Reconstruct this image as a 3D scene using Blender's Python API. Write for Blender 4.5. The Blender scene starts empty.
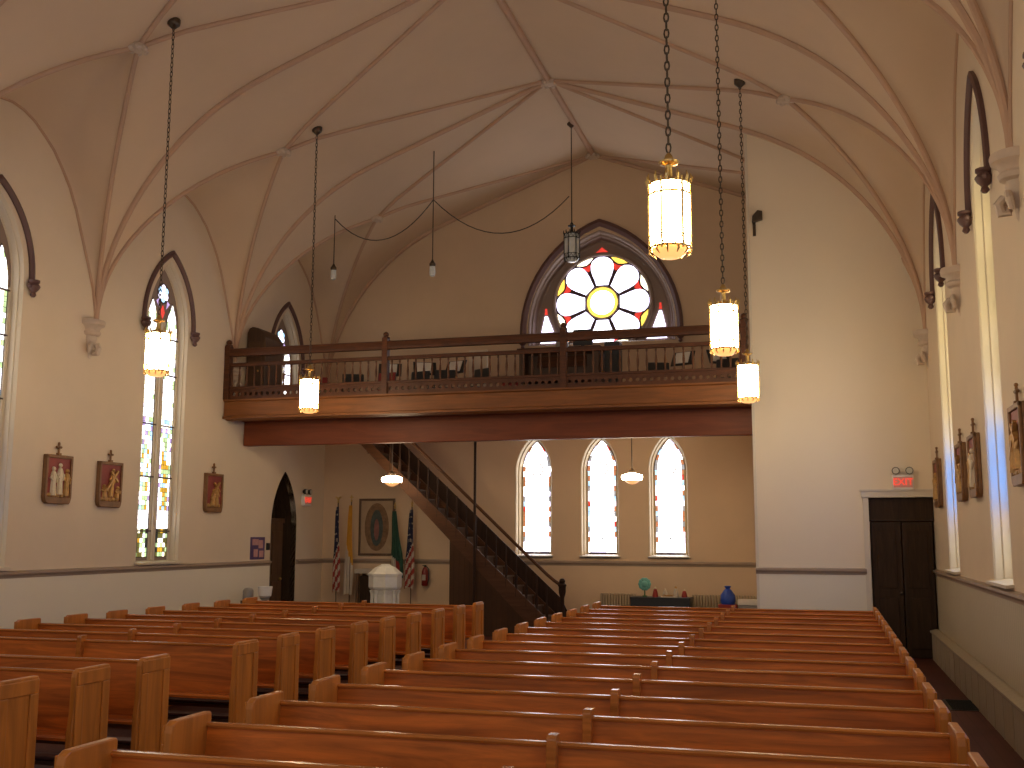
import bpy, bmesh, math, random
from mathutils import Vector, Matrix
from mathutils.geometry import tessellate_polygon
PI = math.pi
rnd = random.Random(7)
scn = bpy.context.scene
COL = scn.collection

# ------------------------------------------------------------------ dimensions (metres)
XL, XR = -10.9, 1.73             # side walls
XC = (XL + XR) / 2               # ridge
HALF = (XR - XL) / 2
YB = 22.5                        # rear wall
YF = -2.6                        # open end towards the sanctuary
SPRING = 5.25
LINES = [-2.6, 1.6, 5.8, 10.0, 14.2, 18.4, 22.5]
GY = 18.04                       # gallery front
BX, BY = -1.08, 18.66            # plastered enclosure: left corner, front

# ------------------------------------------------------------------ materials
def mat(name, col, rough=0.6, metal=0.0, spec=0.5, kind=None, scale=1.0, amt=0.1, emit=None, estr=0.0, coat=0.0, bump=0.0):
    m = bpy.data.materials.new(name); m.use_nodes = True
    nt = m.node_tree; N = nt.nodes; L = nt.links
    b = N['Principled BSDF']
    b.inputs['Base Color'].default_value = (*col, 1)
    b.inputs['Roughness'].default_value = rough
    b.inputs['Metallic'].default_value = metal
    b.inputs['Specular IOR Level'].default_value = spec
    b.inputs['Coat Weight'].default_value = coat
    b.inputs['Coat Roughness'].default_value = 0.18
    if emit:
        b.inputs['Emission Color'].default_value = (*emit, 1)
        b.inputs['Emission Strength'].default_value = estr
    if kind:
        tc = N.new('ShaderNodeTexCoord'); mp = N.new('ShaderNodeMapping')
        src = tc.outputs['Object']
        if kind in ('woodx', 'woody', 'woodz'):
            oi = N.new('ShaderNodeObjectInfo'); ad = N.new('ShaderNodeVectorMath'); ad.operation = 'MULTIPLY_ADD'
            cb = N.new('ShaderNodeCombineXYZ')
            L.new(oi.outputs['Random'], cb.inputs[0]); L.new(oi.outputs['Random'], cb.inputs[1]); L.new(oi.outputs['Random'], cb.inputs[2])
            ad.inputs[1].default_value = (23, 37, 41)
            L.new(cb.outputs[0], ad.inputs[0]); L.new(src, ad.inputs[2]); src = ad.outputs[0]
        L.new(src, mp.inputs[0])
        st = {'woodx': (.8, 9, 9), 'woody': (9, .8, 9), 'woodz': (9, 9, .8)}.get(kind, (1, 1, 1))
        mp.inputs['Scale'].default_value = [s * scale for s in st]
        nz = N.new('ShaderNodeTexNoise'); nz.inputs['Scale'].default_value = 1.6 if kind.startswith('wood') else 1.0
        nz.inputs['Detail'].default_value = 5; nz.inputs['Roughness'].default_value = .62
        if kind.startswith('wood'): nz.inputs['Distortion'].default_value = 1.2
        L.new(mp.outputs[0], nz.inputs['Vector'])
        rp = N.new('ShaderNodeValToRGB'); e = rp.color_ramp.elements
        lo = [max(0, c * (1 - amt)) for c in col]; hi = [min(1, c * (1 + amt)) for c in col]
        e[0].position = .33; e[1].position = .68
        e[0].color = (*lo, 1); e[1].color = (*hi, 1)
        L.new(nz.outputs['Fac'], rp.inputs[0])
        out = rp.outputs[0]
        if kind == 'boards_y' or kind == 'boards_x':
            sp = N.new('ShaderNodeSeparateXYZ'); L.new(tc.outputs['Object'], sp.inputs[0])
            mm = N.new('ShaderNodeMath'); mm.operation = 'PINGPONG'; mm.inputs[1].default_value = .5 * (0.11 if scale <= 1 else .19)
            L.new(sp.outputs['Y' if kind == 'boards_y' else 'X'], mm.inputs[0])
            gt = N.new('ShaderNodeMath'); gt.operation = 'GREATER_THAN'; gt.inputs[1].default_value = .005
            L.new(mm.outputs[0], gt.inputs[0])
            mx = N.new('ShaderNodeMix'); mx.data_type = 'RGBA'
            mx.inputs['A'].default_value = (*[c * .72 for c in col], 1)
            L.new(gt.outputs[0], mx.inputs['Factor']); L.new(out, mx.inputs['B']); out = mx.outputs['Result']
            bp = N.new('ShaderNodeBump'); bp.inputs['Distance'].default_value = .01; bp.inputs['Strength'].default_value = .6
            L.new(gt.outputs[0], bp.inputs['Height']); L.new(bp.outputs[0], b.inputs['Normal'])
        elif bump:
            bp = N.new('ShaderNodeBump'); bp.inputs['Distance'].default_value = .01; bp.inputs['Strength'].default_value = bump
            L.new(nz.outputs['Fac'], bp.inputs['Height']); L.new(bp.outputs[0], b.inputs['Normal'])
        L.new(out, b.inputs['Base Color'])
    return m

def glow(name, col, strength):
    m = bpy.data.materials.new(name); m.use_nodes = True
    nt = m.node_tree; N = nt.nodes; L = nt.links
    b = N['Principled BSDF']
    b.inputs['Base Color'].default_value = (*[c * .5 for c in col], 1); b.inputs['Roughness'].default_value = .25
    tc = N.new('ShaderNodeTexCoord'); nz = N.new('ShaderNodeTexNoise'); nz.inputs['Scale'].default_value = 9
    L.new(tc.outputs['Object'], nz.inputs['Vector'])
    mr = N.new('ShaderNodeMapRange'); mr.inputs['From Min'].default_value = .3; mr.inputs['From Max'].default_value = .7
    mr.inputs['To Min'].default_value = strength * .7; mr.inputs['To Max'].default_value = strength * 1.3
    L.new(nz.outputs['Fac'], mr.inputs['Value'])
    b.inputs['Emission Color'].default_value = (*col, 1)
    L.new(mr.outputs[0], b.inputs['Emission Strength'])
    return m

WALLC = (.71, .585, .44)
M = dict(
    wall=mat('wall_plaster', WALLC, .75, kind='noise', scale=.7, amt=.035, spec=.3),
    ceil=mat('vault_plaster', (.66, .505, .36), .8, kind='noise', scale=.5, amt=.04, spec=.2),
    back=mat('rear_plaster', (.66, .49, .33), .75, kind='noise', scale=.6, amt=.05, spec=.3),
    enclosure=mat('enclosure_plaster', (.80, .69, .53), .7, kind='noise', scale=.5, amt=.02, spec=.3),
    wains_y=mat('wainscot_boards', (.50, .43, .31), .6, kind='boards_y', scale=.9, amt=.02, spec=.35),
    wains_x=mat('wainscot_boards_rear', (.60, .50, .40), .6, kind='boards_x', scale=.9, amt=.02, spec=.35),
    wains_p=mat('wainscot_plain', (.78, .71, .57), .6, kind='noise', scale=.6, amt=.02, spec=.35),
    heat=mat('heater_cover_paint', (.40, .34, .25), .5, kind='boards_y', scale=2, spec=.2, amt=.02),
    rail=mat('chair_rail_paint', (.36, .27, .20), .5, kind='noise', amt=.05),
    trimw=mat('pale_trim', (.68, .60, .48), .5, kind='noise', amt=.02),
    rib=mat('rib_paint', (.52, .34, .235), .65, kind='noise', scale=2, amt=.05, spec=.3),
    carve=mat('corbel_plaster', (.58, .46, .36), .6, kind='noise', scale=6, amt=.08),
    hood=mat('maroon_moulding', (.115, .055, .048), .5, kind='noise', scale=3, amt=.12),
    reveal=mat('window_reveal_paint', (.64, .54, .40), .4, kind='noise', amt=.03),
    tanpaint=mat('tan_reveal_paint', (.46, .35, .20), .5, kind='noise', amt=.05),
    tracery=mat('tracery_paint', (.27, .19, .15), .5, kind='noise', amt=.06),
    lead=mat('lead_came', (.07, .035, .035), .5, kind='noise', amt=.1),
    oak=mat('oak_varnished', (.50, .13, .016), .42, kind='woodx', scale=.8, amt=.36, spec=.25),
    oakt=mat('oak_polished_rail', (.46, .15, .028), .22, kind='woodx', scale=.8, amt=.3, spec=.5),
    oakz=mat('oak_varnished_upright', (.47, .158, .022), .38, kind='woodz', scale=.55, amt=.22, spec=.3),
    oakin=mat('oak_shelf_dark', (.09, .035, .014), .5, kind='woodx', amt=.3),
    pad=mat('kneeler_vinyl', (.05, .012, .012), .45, kind='noise', scale=8, amt=.1),
    gwood=mat('gallery_rail_wood', (.085, .028, .010), .5, kind='woodx', scale=1.2, amt=.35, spec=.3),
    gwoodz=mat('gallery_spindle_wood', (.10, .036, .013), .5, kind='woodz', scale=1.2, amt=.3, spec=.3),
    fascia=mat('gallery_fascia_wood', (.21, .075, .020), .5, kind='woodx', scale=.7, amt=.25, spec=.3),
    beam=mat('gallery_beam_wood', (.19, .045, .014), .5, kind='woodx', scale=.6, amt=.2, spec=.3),
    dwood=mat('dark_stair_wood', (.030, .014, .008), .65, kind='woodz', scale=1, amt=.3, spec=.15),
    swood=mat('stair_string_wood', (.075, .030, .012), .6, kind='woodx', scale=1, amt=.25, spec=.2),
    board=mat('dark_boarding', (.06, .028, .013), .7, kind='boards_x', scale=.9, amt=.2, spec=.15),
    tread=mat('tread_paint', (.09, .05, .03), .6, kind='woodx', amt=.15),
    door=mat('dark_door_wood', (.040, .021, .010), .65, kind='woodz', scale=1, amt=.3, spec=.2),
    doorl=mat('door_wood_brown', (.12, .065, .035), .42, kind='woodz', scale=1, amt=.3),
    floor=mat('floor_boards_maroon', (.10, .03, .02), .6, spec=.2, kind='boards_x', scale=.9, amt=.25),
    brass=mat('antique_brass', (.62, .42, .15), .32, metal=.9, kind='noise', scale=14, amt=.15),
    bronze=mat('dark_bronze', (.085, .06, .04), .4, metal=.6, kind='noise', scale=14, amt=.2),
    iron=mat('dark_iron', (.03, .027, .025), .5, metal=.4, kind='noise', scale=9, amt=.1),
    lampglass=mat('lit_lamp_glass', (.9, .8, .6), .3, emit=(1, .80, .50), estr=43),
    lampbowl=mat('lit_amber_bowl', (.7, .35, .1), .3, emit=(1, .52, .17), estr=1.1),
    schoolglass=mat('lit_opal_glass', (.9, .85, .7), .3, emit=(1, .80, .52), estr=36),
    schoolbowl=mat('lit_opal_bowl', (.8, .5, .3), .3, emit=(1, .46, .16), estr=.85),
    dullglass=mat('unlit_lamp_glass', (.62, .64, .62), .25, kind='noise', scale=6, amt=.1),
    gold=mat('gilt_relief', (.48, .27, .085), .4, metal=.35, kind='noise', scale=12, amt=.25),
    goldf=mat('gilt_frame', (.22, .105, .04), .45, metal=.2, kind='noise', scale=9, amt=.25),
    redp=mat('red_plaque_ground', (.27, .045, .035), .55, kind='noise', scale=6, amt=.15),
    cream=mat('cream_robe', (.70, .60, .42), .5, kind='noise', scale=8, amt=.08),
    marble=mat('white_marble', (.74, .72, .64), .3, kind='noise', scale=5, amt=.07),
    white=mat('white_paint', (.78, .74, .68), .5, kind='noise', amt=.03),
    grey=mat('grey_plastic', (.28, .26, .25), .5, kind='noise', amt=.06),
    black=mat('black_lacquer', (.015, .014, .014), .35, kind='noise', amt=.1),
    red=mat('red_cloth', (.30, .03, .025), .7, kind='noise', scale=5, amt=.1),
    extred=mat('extinguisher_red', (.22, .02, .016), .35, kind='noise', amt=.05),
    navy=mat('navy_cloth', (.014, .018, .06), .8, kind='noise', scale=5, amt=.1),
    fwhite=mat('white_cloth', (.52, .45, .37), .8, kind='noise', scale=5, amt=.05),
    yellow=mat('yellow_cloth', (.60, .30, .03), .8, kind='noise', scale=5, amt=.1),
    green=mat('green_cloth', (.02, .07, .045), .8, kind='noise', scale=5, amt=.1),
    paper=mat('picture_paper', (.42, .30, .19), .7, kind='noise', scale=4, amt=.1),
    oval=mat('picture_oval', (.20, .115, .06), .7, kind='noise', scale=12, amt=.3),
    robe=mat('picture_robe', (.055, .075, .07), .7, kind='noise', scale=9, amt=.3),
    rose_in=mat('picture_rose', (.24, .10, .085), .7, kind='noise', scale=9, amt=.2),
    skin=mat('picture_face', (.32, .2, .13), .7, kind='noise', amt=.1),
    teal=mat('teal_petals', (.14, .40, .35), .6, kind='noise', scale=9, amt=.15),
    blue=mat('blue_plastic', (.02, .07, .42), .4, kind='noise', scale=5, amt=.15),
    radiator=mat('radiator_paint', (.42, .33, .22), .5, kind='noise', amt=.08),
    purple=mat('poster_purple', (.09, .05, .15), .5, kind='noise', scale=7, amt=.3),
    pink=mat('poster_pink', (.52, .27, .26), .5, kind='noise', scale=7, amt=.2),
    exitred=mat('exit_letters', (.8, .05, .03), .4, emit=(1, .06, .03), estr=1.0),
    exitface=mat('exit_face', (.62, .30, .25), .45, kind='noise', amt=.03, emit=(1, .35, .25), estr=.03),
    lens=mat('emergency_lamp_lens', (.6, .58, .5), .12, kind='noise', amt=.05),
    cable=mat('black_cable', (.03, .025, .022), .6, kind='noise', amt=.1),
    plant=mat('leaf_green', (.05, .12, .04), .6, kind='noise', scale=9, amt=.2),
    grate=mat('floor_grate_iron', (.012, .014, .012), .45, metal=.3, kind='noise', amt=.1),
    brownbox=mat('brown_cabinet_wood', (.085, .042, .02), .5, kind='woodz', amt=.25),
)
GS = 1.0
def gl(n, c, s): return glow(n, c, s * GS)
G = dict(
    white=gl('glass_white', (1, .98, .95), 3.3), pale=gl('glass_pale_lilac', (.86, .84, 1), 2.6), cream=gl('glass_cream', (1, .93, .68), 2.6),
    amber=gl('glass_amber', (1, .55, .04), .75), green=gl('glass_green', (.62, .85, .42), 1.0), blue=gl('glass_blue', (.10, .35, .95), 1.0),
    sky=gl('glass_sky', (.45, .72, 1), 1.5), red=gl('glass_red', (.9, .06, .04), .8), purple=gl('glass_purple', (.62, .45, .85), .9),
    olive=gl('glass_olive', (.35, .33, .08), .35), orange=gl('glass_orange', (.85, .32, .14), .55), grey=gl('glass_grey', (.55, .55, .58), .55),
    dark=gl('glass_dark', (.10, .12, .10), .15), rwhite=gl('glass_rear_white', (1, .985, .97), 5.0), ryel=gl('glass_rear_yellow', (1, .66, .10), 1.6),
    rlil=gl('glass_rear_lilac', (.80, .76, 1), 3.0), ray=gl('glass_sunny_yellow', (1, .86, .45), 5.5), rab=gl('glass_sunny_blue', (.05, .28, 1), 15.0),
    raw=gl('glass_sunny_white', (1, .97, .85), 5.5), rao=gl('glass_sunny_orange', (1, .62, .38), 4.0))

# ------------------------------------------------------------------ mesh builder
class MB:
    def __init__(s): s.v = []; s.f = []; s.m = []
    def add(s, vs, fs, m=0):
        o = len(s.v); s.v += [tuple(v) for v in vs]
        for f in fs: s.f.append([i + o for i in f]); s.m.append(m)
        return s
    def box(s, a, b, m=0, rot=None, about=None):
        x0, y0, z0 = a; x1, y1, z1 = b
        vs = [Vector(p) for p in ((x0,y0,z0),(x1,y0,z0),(x1,y1,z0),(x0,y1,z0),(x0,y0,z1),(x1,y0,z1),(x1,y1,z1),(x0,y1,z1))]
        if rot is not None:
            c = Vector(about) if about else Vector(((x0+x1)/2, (y0+y1)/2, (z0+z1)/2))
            vs = [c + rot @ (v - c) for v in vs]
        return s.add(vs, [(3,2,1,0),(4,5,6,7),(0,1,5,4),(1,2,6,5),(2,3,7,6),(3,0,4,7)], m)
    def bar(s, p, q, w, h=None, m=0, up=(0,0,1)):
        p, q = Vector(p), Vector(q); h = h or w; d = (q - p).normalized(); u = Vector(up)
        if abs(d.dot(u)) > .98: u = Vector((1, 0, 0))
        r = d.cross(u).normalized(); u = r.cross(d)
        vs = []
        for c in (p, q):
            for a, b in ((-1,-1),(1,-1),(1,1),(-1,1)): vs.append(c + r*a*w/2 + u*b*h/2)
        return s.add(vs, [(3,2,1,0),(4,5,6,7),(0,1,5,4),(1,2,6,5),(2,3,7,6),(3,0,4,7)], m)
    def tube(s, pts, r, n=8, m=0, closed=False, caps=True):
        pts = [Vector(p) for p in pts]; k = len(pts); rs = r if isinstance(r, (list, tuple)) else [r]*k
        ref = Vector((0,0,1)); vs = []; prev = None
        for i, p in enumerate(pts):
            a = pts[i-1] if (i > 0 or closed) else p; b = pts[(i+1) % k] if (i < k-1 or closed) else p
            d = (b - a).normalized()
            if prev is None:
                u = d.cross(ref if abs(d.z) < .95 else Vector((1,0,0))).normalized()
            else:
                u = (prev - d * prev.dot(d)).normalized()
            prev = u; w = d.cross(u)
            for j in range(n):
                t = 2*PI*j/n; vs.append(p + (u*math.cos(t) + w*math.sin(t)) * rs[i])
        fs = []
        for i in range(k if closed else k-1):
            for j in range(n):
                i2 = (i+1) % k
                fs.append((i*n+j, i*n+(j+1)%n, i2*n+(j+1)%n, i2*n+j))
        if caps and not closed: fs += [tuple(range(n-1,-1,-1)), tuple((k-1)*n+j for j in range(n))]
        return s.add(vs, fs, m)
    def lathe(s, prof, c=(0,0,0), n=16, m=0, a0=0, a1=2*PI, off=0):
        full = abs(a1 - a0 - 2*PI) < 1e-6; k = n if full else n+1; vs = []
        for r, z in prof:
            for j in range(k):
                t = off + a0 + (a1-a0)*j/n; vs.append((c[0]+max(r,1e-4)*math.cos(t), c[1]+max(r,1e-4)*math.sin(t), c[2]+z))
        fs = []
        for i in range(len(prof)-1):
            for j in range(n):
                j2 = (j+1) % k
                fs.append((i*k+j, i*k+j2, (i+1)*k+j2, (i+1)*k+j))
        if full: fs += [tuple(range(k-1,-1,-1)), tuple((len(prof)-1)*k+j for j in range(k))]
        return s.add(vs, fs, m)
    def ball(s, c, r, n=10, m=0, sc=(1,1,1)):
        k = max(4, n//2); vs = []; fs = []
        for i in range(k+1):
            a = -PI/2 + PI*i/k; rr = max(math.cos(a), 1e-3)
            for j in range(n):
                t = 2*PI*j/n; vs.append((c[0]+r*sc[0]*rr*math.cos(t), c[1]+r*sc[1]*rr*math.sin(t), c[2]+r*sc[2]*math.sin(a)))
        for i in range(k):
            for j in range(n): fs.append((i*n+j, i*n+(j+1)%n, (i+1)*n+(j+1)%n, (i+1)*n+j))
        return s.add(vs, fs, m)
    def prism(s, poly, axis, d0, d1, m=0):
        # poly in the two other axes (in x,y,z order), extruded along axis
        def P(a, b, d): return {'x': (d, a, b), 'y': (a, d, b), 'z': (a, b, d)}[axis]
        n = len(poly); vs = [P(a, b, d0) for a, b in poly] + [P(a, b, d1) for a, b in poly]
        fs = [tuple(range(n-1,-1,-1)), tuple(range(n, 2*n))] + [(i, (i+1)%n, n+(i+1)%n, n+i) for i in range(n)]
        return s.add(vs, fs, m)
    def build(s, name, mats, parent=None, smooth=False, bevel=0, loc=None, normals=True):
        me = bpy.data.meshes.new(name); me.from_pydata(s.v, [], s.f)
        if not isinstance(mats, (list, tuple)): mats = [mats]
        for q in mats: me.materials.append(q)
        for p, i in zip(me.polygons, s.m): p.material_index = i; p.use_smooth = smooth
        if normals:
            bm = bmesh.new(); bm.from_mesh(me); bmesh.ops.recalc_face_normals(bm, faces=bm.faces); bm.to_mesh(me); bm.free()
        if smooth:
            try: me.set_sharp_from_angle(angle=math.radians(40))
            except Exception: pass
        o = bpy.data.objects.new(name, me); COL.objects.link(o)
        if parent: o.parent = parent
        if loc: o.location = loc
        if bevel:
            b = o.modifiers.new('bevel', 'BEVEL'); b.width = bevel; b.segments = 2; b.limit_method = 'ANGLE'
        return o

def tag(o, label=None, cat=None, group=None, kind=None):
    if label: o['label'] = label
    if cat: o['category'] = cat
    if group: o['group'] = group
    if kind: o['kind'] = kind
    return o
def thing(name, label, cat, loc=(0,0,0), rz=0, group=None, kind=None):
    o = bpy.data.objects.new(name, None); COL.objects.link(o); o.location = loc; o.rotation_euler = (0,0,rz); o.empty_display_size = .1
    return tag(o, label, cat, group, kind)
def struct(o): o['kind'] = 'structure'; return o
def dup(root, loc, rz=None, label=None):
    r = root.copy(); COL.objects.link(r); r.location = loc
    if rz is not None: r.rotation_euler = (0,0,rz)
    if label: r['label'] = label
    for ch in list(root.children):
        c = ch.copy(); COL.objects.link(c); c.parent = r
        for g in list(ch.children):
            d = g.copy(); COL.objects.link(d); d.parent = c
    return r
def rotx(a): return Matrix.Rotation(a, 3, 'X')
def roty(a): return Matrix.Rotation(a, 3, 'Y')
def rotz(a): return Matrix.Rotation(a, 3, 'Z')

# ------------------------------------------------------------------ vault functions
def T(u):
    u = abs(u)
    if u <= 3.4: return 10.29 - .375*u
    x = min(1, (u-3.4)/(HALF-3.4))
    return 9.015 - .375*(HALF-3.4)*x - (9.015-.375*(HALF-3.4)-SPRING)*(1 - math.sqrt(max(0, 1-x**2.2)))
UB = 4.27                        # half-span position of the side bosses
def Lr(u): return 8.02 + (T(UB)-8.02)*math.sin(PI/2*min(1, max(0, (HALF-u)/(HALF-UB))))
ST = [(0,1),(.1,.992),(.2,.97),(.414,.87),(.6,.72),(.71,.575),(.8,.42),(.88,.29),(.95,.16),(1,0)]
def shape(t):
    for (a, b), (c, d) in zip(ST, ST[1:]):
        if t <= c: return b + (d-b)*(t-a)/(c-a)
    return 0
def vault(x, y):
    u = abs(x - XC)
    for a, b in zip(LINES, LINES[1:]):
        if a <= y <= b: break
    ym = (a+b)/2; t = abs(y-ym)/((b-a)/2)
    if u <= UB: return T(u)
    tg = (u-UB)/(HALF-UB)
    if t >= tg: return T(u)
    return T(u) + (Lr(u)-T(u))*shape(t/tg)

# ------------------------------------------------------------------ ceiling
cb = MB()
def us(n0, n1):
    a = [UB*i/n0 for i in range(n0)]
    xb = (UB-3.4)/(HALF-3.4); t0 = math.asin(xb)
    return a + [3.4+(HALF-3.4)*math.sin(t0+(PI/2-t0)*i/n1) for i in range(n1+1)]
U = us(14, 22)
for a, b in zip(LINES, LINES[1:]):
    ym, hb = (a+b)/2, (b-a)/2
    for sx in (-1, 1):
        for sy in (-1, 1):
            rows = []
            for u in U:
                tg = max(0, (u-UB)/(HALF-UB)); row = []
                for j in range(5): t = tg+(1-tg)*j/4; row.append((XC+sx*u, ym+sy*t*hb, T(u)))
                rows.append(row)
            o = [p for r in rows for p in r]
            cb.add(o, [(i*5+j, i*5+j+1, (i+1)*5+j+1, (i+1)*5+j) for i in range(len(U)-1) for j in range(4)])
            V = [u for u in U if u >= UB-1e-6]; rows = []; K = 18
            for u in V:
                tg = max(1e-4, (u-UB)/(HALF-UB))
                for j in range(K+1):
                    tau = math.sin(PI/2*j/K); rows.append((XC+sx*u, ym+sy*tau*tg*hb, T(u)+(Lr(u)-T(u))*shape(tau)))
            K1 = K+1
            cb.add(rows, [(i*K1+j, i*K1+j+1, (i+1)*K1+j+1, (i+1)*K1+j) for i in range(len(V)-1) for j in range(K)])
ceiling = cb.build('ceiling', M['ceil'], normals=False)
bm = bmesh.new(); bm.from_mesh(ceiling.data); bmesh.ops.remove_doubles(bm, verts=bm.verts, dist=.002); bmesh.ops.recalc_face_normals(bm, faces=bm.faces); bm.to_mesh(ceiling.data); bm.free()
for p in ceiling.data.polygons: p.use_smooth = True
ceiling.data.set_sharp_from_angle(angle=math.radians(22))
struct(ceiling)

# ribs (each rib one trim object)
trim_n = [0]
def trim(mb, m, **k):
    trim_n[0] += 1
    return struct(mb.build('trim_%d' % trim_n[0], m, **k))
UU = us(10, 16)
for b_i, y in enumerate(LINES):
    if y < 1: continue
    yy = y if y < 22 else y-.03
    pts = [(XC-u, yy, T(u)-.02) for u in reversed(UU)] + [(XC+u, yy, T(u)-.02) for u in UU[1:]]
    trim(MB().tube(pts, .05, 8), M['rib'], smooth=True)
pts = [(XC, YF, T(0)-.03), (XC, YB, T(0)-.03)]
trim(MB().tube(pts, .065, 8), M['rib'], smooth=True)
for a, b in zip(LINES, LINES[1:]):
    if b < 2: continue
    ym, hb = (a+b)/2, (b-a)/2
    for sx in (-1, 1):
        for sy in (-1, 1):
            V = [u for u in UU if u >= UB-1e-6]
            d = [(XC+sx*u, ym+sy*hb*(u-UB)/(HALF-UB), T(u)-.015) for u in reversed(V)]
            d += [(XC+sx*UB*(1-i/8), ym-sy*hb*i/8, T(UB*(1-i/8))-.015) for i in range(1, 9)]
            trim(MB().tube(d, .038, 8), M['rib'], smooth=True)
        w = [(XC+sx*(HALF-.01), ym+hb*math.sin(PI/2*j/14), SPRING+(8.02-SPRING)*shape(abs(math.sin(PI/2*j/14)))) for j in range(-14, 15)]
        trim(MB().tube(w, .022, 6), M['rib'], smooth=True)
        # side boss
        bo = MB().ball((XC+sx*UB, ym, T(UB)-.02), .13, 12, sc=(1,1,.55))
        for k in range(6): bo.ball((XC+sx*UB+.1*math.cos(k*PI/3), ym+.1*math.sin(k*PI/3), T(UB)-.05), .05, 8)
        trim(bo, M['carve'], smooth=True)
    bo = MB().ball((XC, b-(.08 if b > 22 else 0), T(0)-.05), .16, 12, sc=(1,1,.5))
    for k in range(6): bo.ball((XC+.12*math.cos(k*PI/3), b-(.14 if b > 22 else 0)+.12*math.sin(k*PI/3), T(0)-.09), .05, 8)
    trim(bo, M['carve'], smooth=True)

# ------------------------------------------------------------------ outlines and walls
def arch_pts(w, zs, za, n=12, uc=0):
    r = za - zs; R = (w*w + r*r)/(2*w); am = math.asin(min(1, r/R))
    if R < w: R = w
    right = [(uc + w - R + R*math.cos(am*i/n), zs + R*math.sin(am*i/n)) for i in range(n+1)]
    right[-1] = (uc, za)
    left = [(2*uc - x, z) for x, z in reversed(right[:-1])]
    return right + left
def outline(w, z0, zs, za, n=12, uc=0): return [(uc-w, z0), (uc+w, z0)] + arch_pts(w, zs, za, n, uc)
def wall(name, m, u0, u1, z0, z1, holes, to3d, thick=.12):
    outer = [(u0, z0), (u1, z0), (u1, z1), (u0, z1)]
    loops = [[Vector((a, b, 0)) for a, b in outer]] + [[Vector((a, b, 0)) for a, b in h] for h in holes]
    tris = tessellate_polygon(loops); fl = [p for l in loops for p in l]
    # two skins (inner face and outer face) and the rims between them
    mb = MB(); n = len(fl)
    mb.v = [to3d(p.x, p.y, 0) for p in fl] + [to3d(p.x, p.y, thick) for p in fl]
    mb.f = [list(t) for t in tris] + [[i+n for i in t] for t in tris]
    o = 0
    for l in loops:
        k = len(l)
        mb.f += [[o+i, o+(i+1) % k, n+o+(i+1) % k, n+o+i] for i in range(k)]; o += k
    mb.m = [0]*len(mb.f)
    return struct(mb.build(name, m))
W_W, W_S, W_A, W_0 = .61, 5.5, 6.70, 1.44           # nave window opening
BAYS = [(a+b)/2 for a, b in zip(LINES, LINES[1:])]
GWY = 20.50
WINS = [b-.13 for b in BAYS[:-1]]
left_holes = [outline(W_W, W_0, W_S, W_A, 12, y) for y in WINS]
left_holes.append(outline(W_W, 4.75, W_S, W_A, 12, GWY))
left_holes.append(outline(.56, 0.001, 2.10, 3.26, 12, 20.64))
wall('wall_left', M['wall'], YF, YB, 0, 8.3, left_holes, lambda u, z, d: (XL-d, u, z))
wall('wall_right', M['wall'], YF, YB, 0, 8.3, [outline(W_W, W_0, W_S, W_A, 12, y) for y in WINS], lambda u, z, d: (XR+d, u, z))
LANC = (-5.96, -4.52, -3.07)
RUX = -4.47
bh = [outline(.40, 1.5, 3.30, 4.08, 10, x) for x in LANC] + [outline(1.62, 6.05, 6.4, 8.56, 16, RUX)]
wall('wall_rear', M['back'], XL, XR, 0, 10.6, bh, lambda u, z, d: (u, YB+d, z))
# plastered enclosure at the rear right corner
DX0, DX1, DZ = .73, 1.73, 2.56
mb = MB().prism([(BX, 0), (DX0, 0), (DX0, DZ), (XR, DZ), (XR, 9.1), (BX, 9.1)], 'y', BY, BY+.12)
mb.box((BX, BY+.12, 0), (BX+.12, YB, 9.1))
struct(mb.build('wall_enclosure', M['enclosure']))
struct(MB().box((XL, YF, -.1), (XR, YB, 0)).build('floor', M['floor']))

# ------------------------------------------------------------------ chair rails, wainscots, baseboards, heater
def rail_run(p, q, n):
    # a moulded run along the wall from p to q, n = direction into the room
    p, q, n = Vector(p), Vector(q), Vector(n); mb = MB()
    prof = [(0, 1.305), (.022, 1.305), (.03, 1.335), (.062, 1.365), (.062, 1.395), (0, 1.41)]
    vs = [(*(p+n*d)[:2], z) for d, z in prof] + [(*(q+n*d)[:2], z) for d, z in prof]; k = len(prof)
    mb.add(vs, [tuple(range(k)), tuple(range(2*k-1, k-1, -1))] + [(i, (i+1) % k, k+(i+1) % k, k+i) for i in range(k)])
    return mb
trim(rail_run((XL, YF, 0), (XL, 20.06, 0), (1,0,0)), M['rail'])
trim(rail_run((XL, 21.22, 0), (XL, YB, 0), (1,0,0)), M['rail'])
trim(rail_run((XR, YF, 0), (XR, BY, 0), (-1,0,0)), M['rail'])
trim(rail_run((XL, YB, 0), (BX, YB, 0), (0,-1,0)), M['rail'])
trim(rail_run((BX-.02, BY, 0), (.66, BY, 0), (0,-1,0)), M['rail'])
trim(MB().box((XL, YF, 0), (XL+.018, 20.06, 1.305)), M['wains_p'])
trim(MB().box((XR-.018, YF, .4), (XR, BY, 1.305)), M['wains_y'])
trim(MB().box((XL, YB-.015, 0), (BX, YB, 1.305)), M['back'])
trim(MB().box((BX, BY-.012, 0), (.66, BY, 1.305)), M['wains_p'])
trim(MB().box((BX-.015, BY-.02, 0), (BX+.03, BY+.01, 9.0)), M['trimw'])     # corner bead of the enclosure
struct(MB().box((XL+.018, YF, 0), (XL+.04, 20.06, .16)).build('baseboard_left', M['rail']))
h = thing('baseboard_heater', 'long beige baseboard heater cover along the foot of the right wall', 'heater', (XR, 0, 0))
hc = MB().box((-.13, YF, 0), (-.02, BY-.02, .40))
for k in range(36): hc.box((-.136, YF+.2+k*.58, 0), (-.13, YF+.225+k*.58, .40))
hc.build('cover', M['heat'], h)
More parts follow.
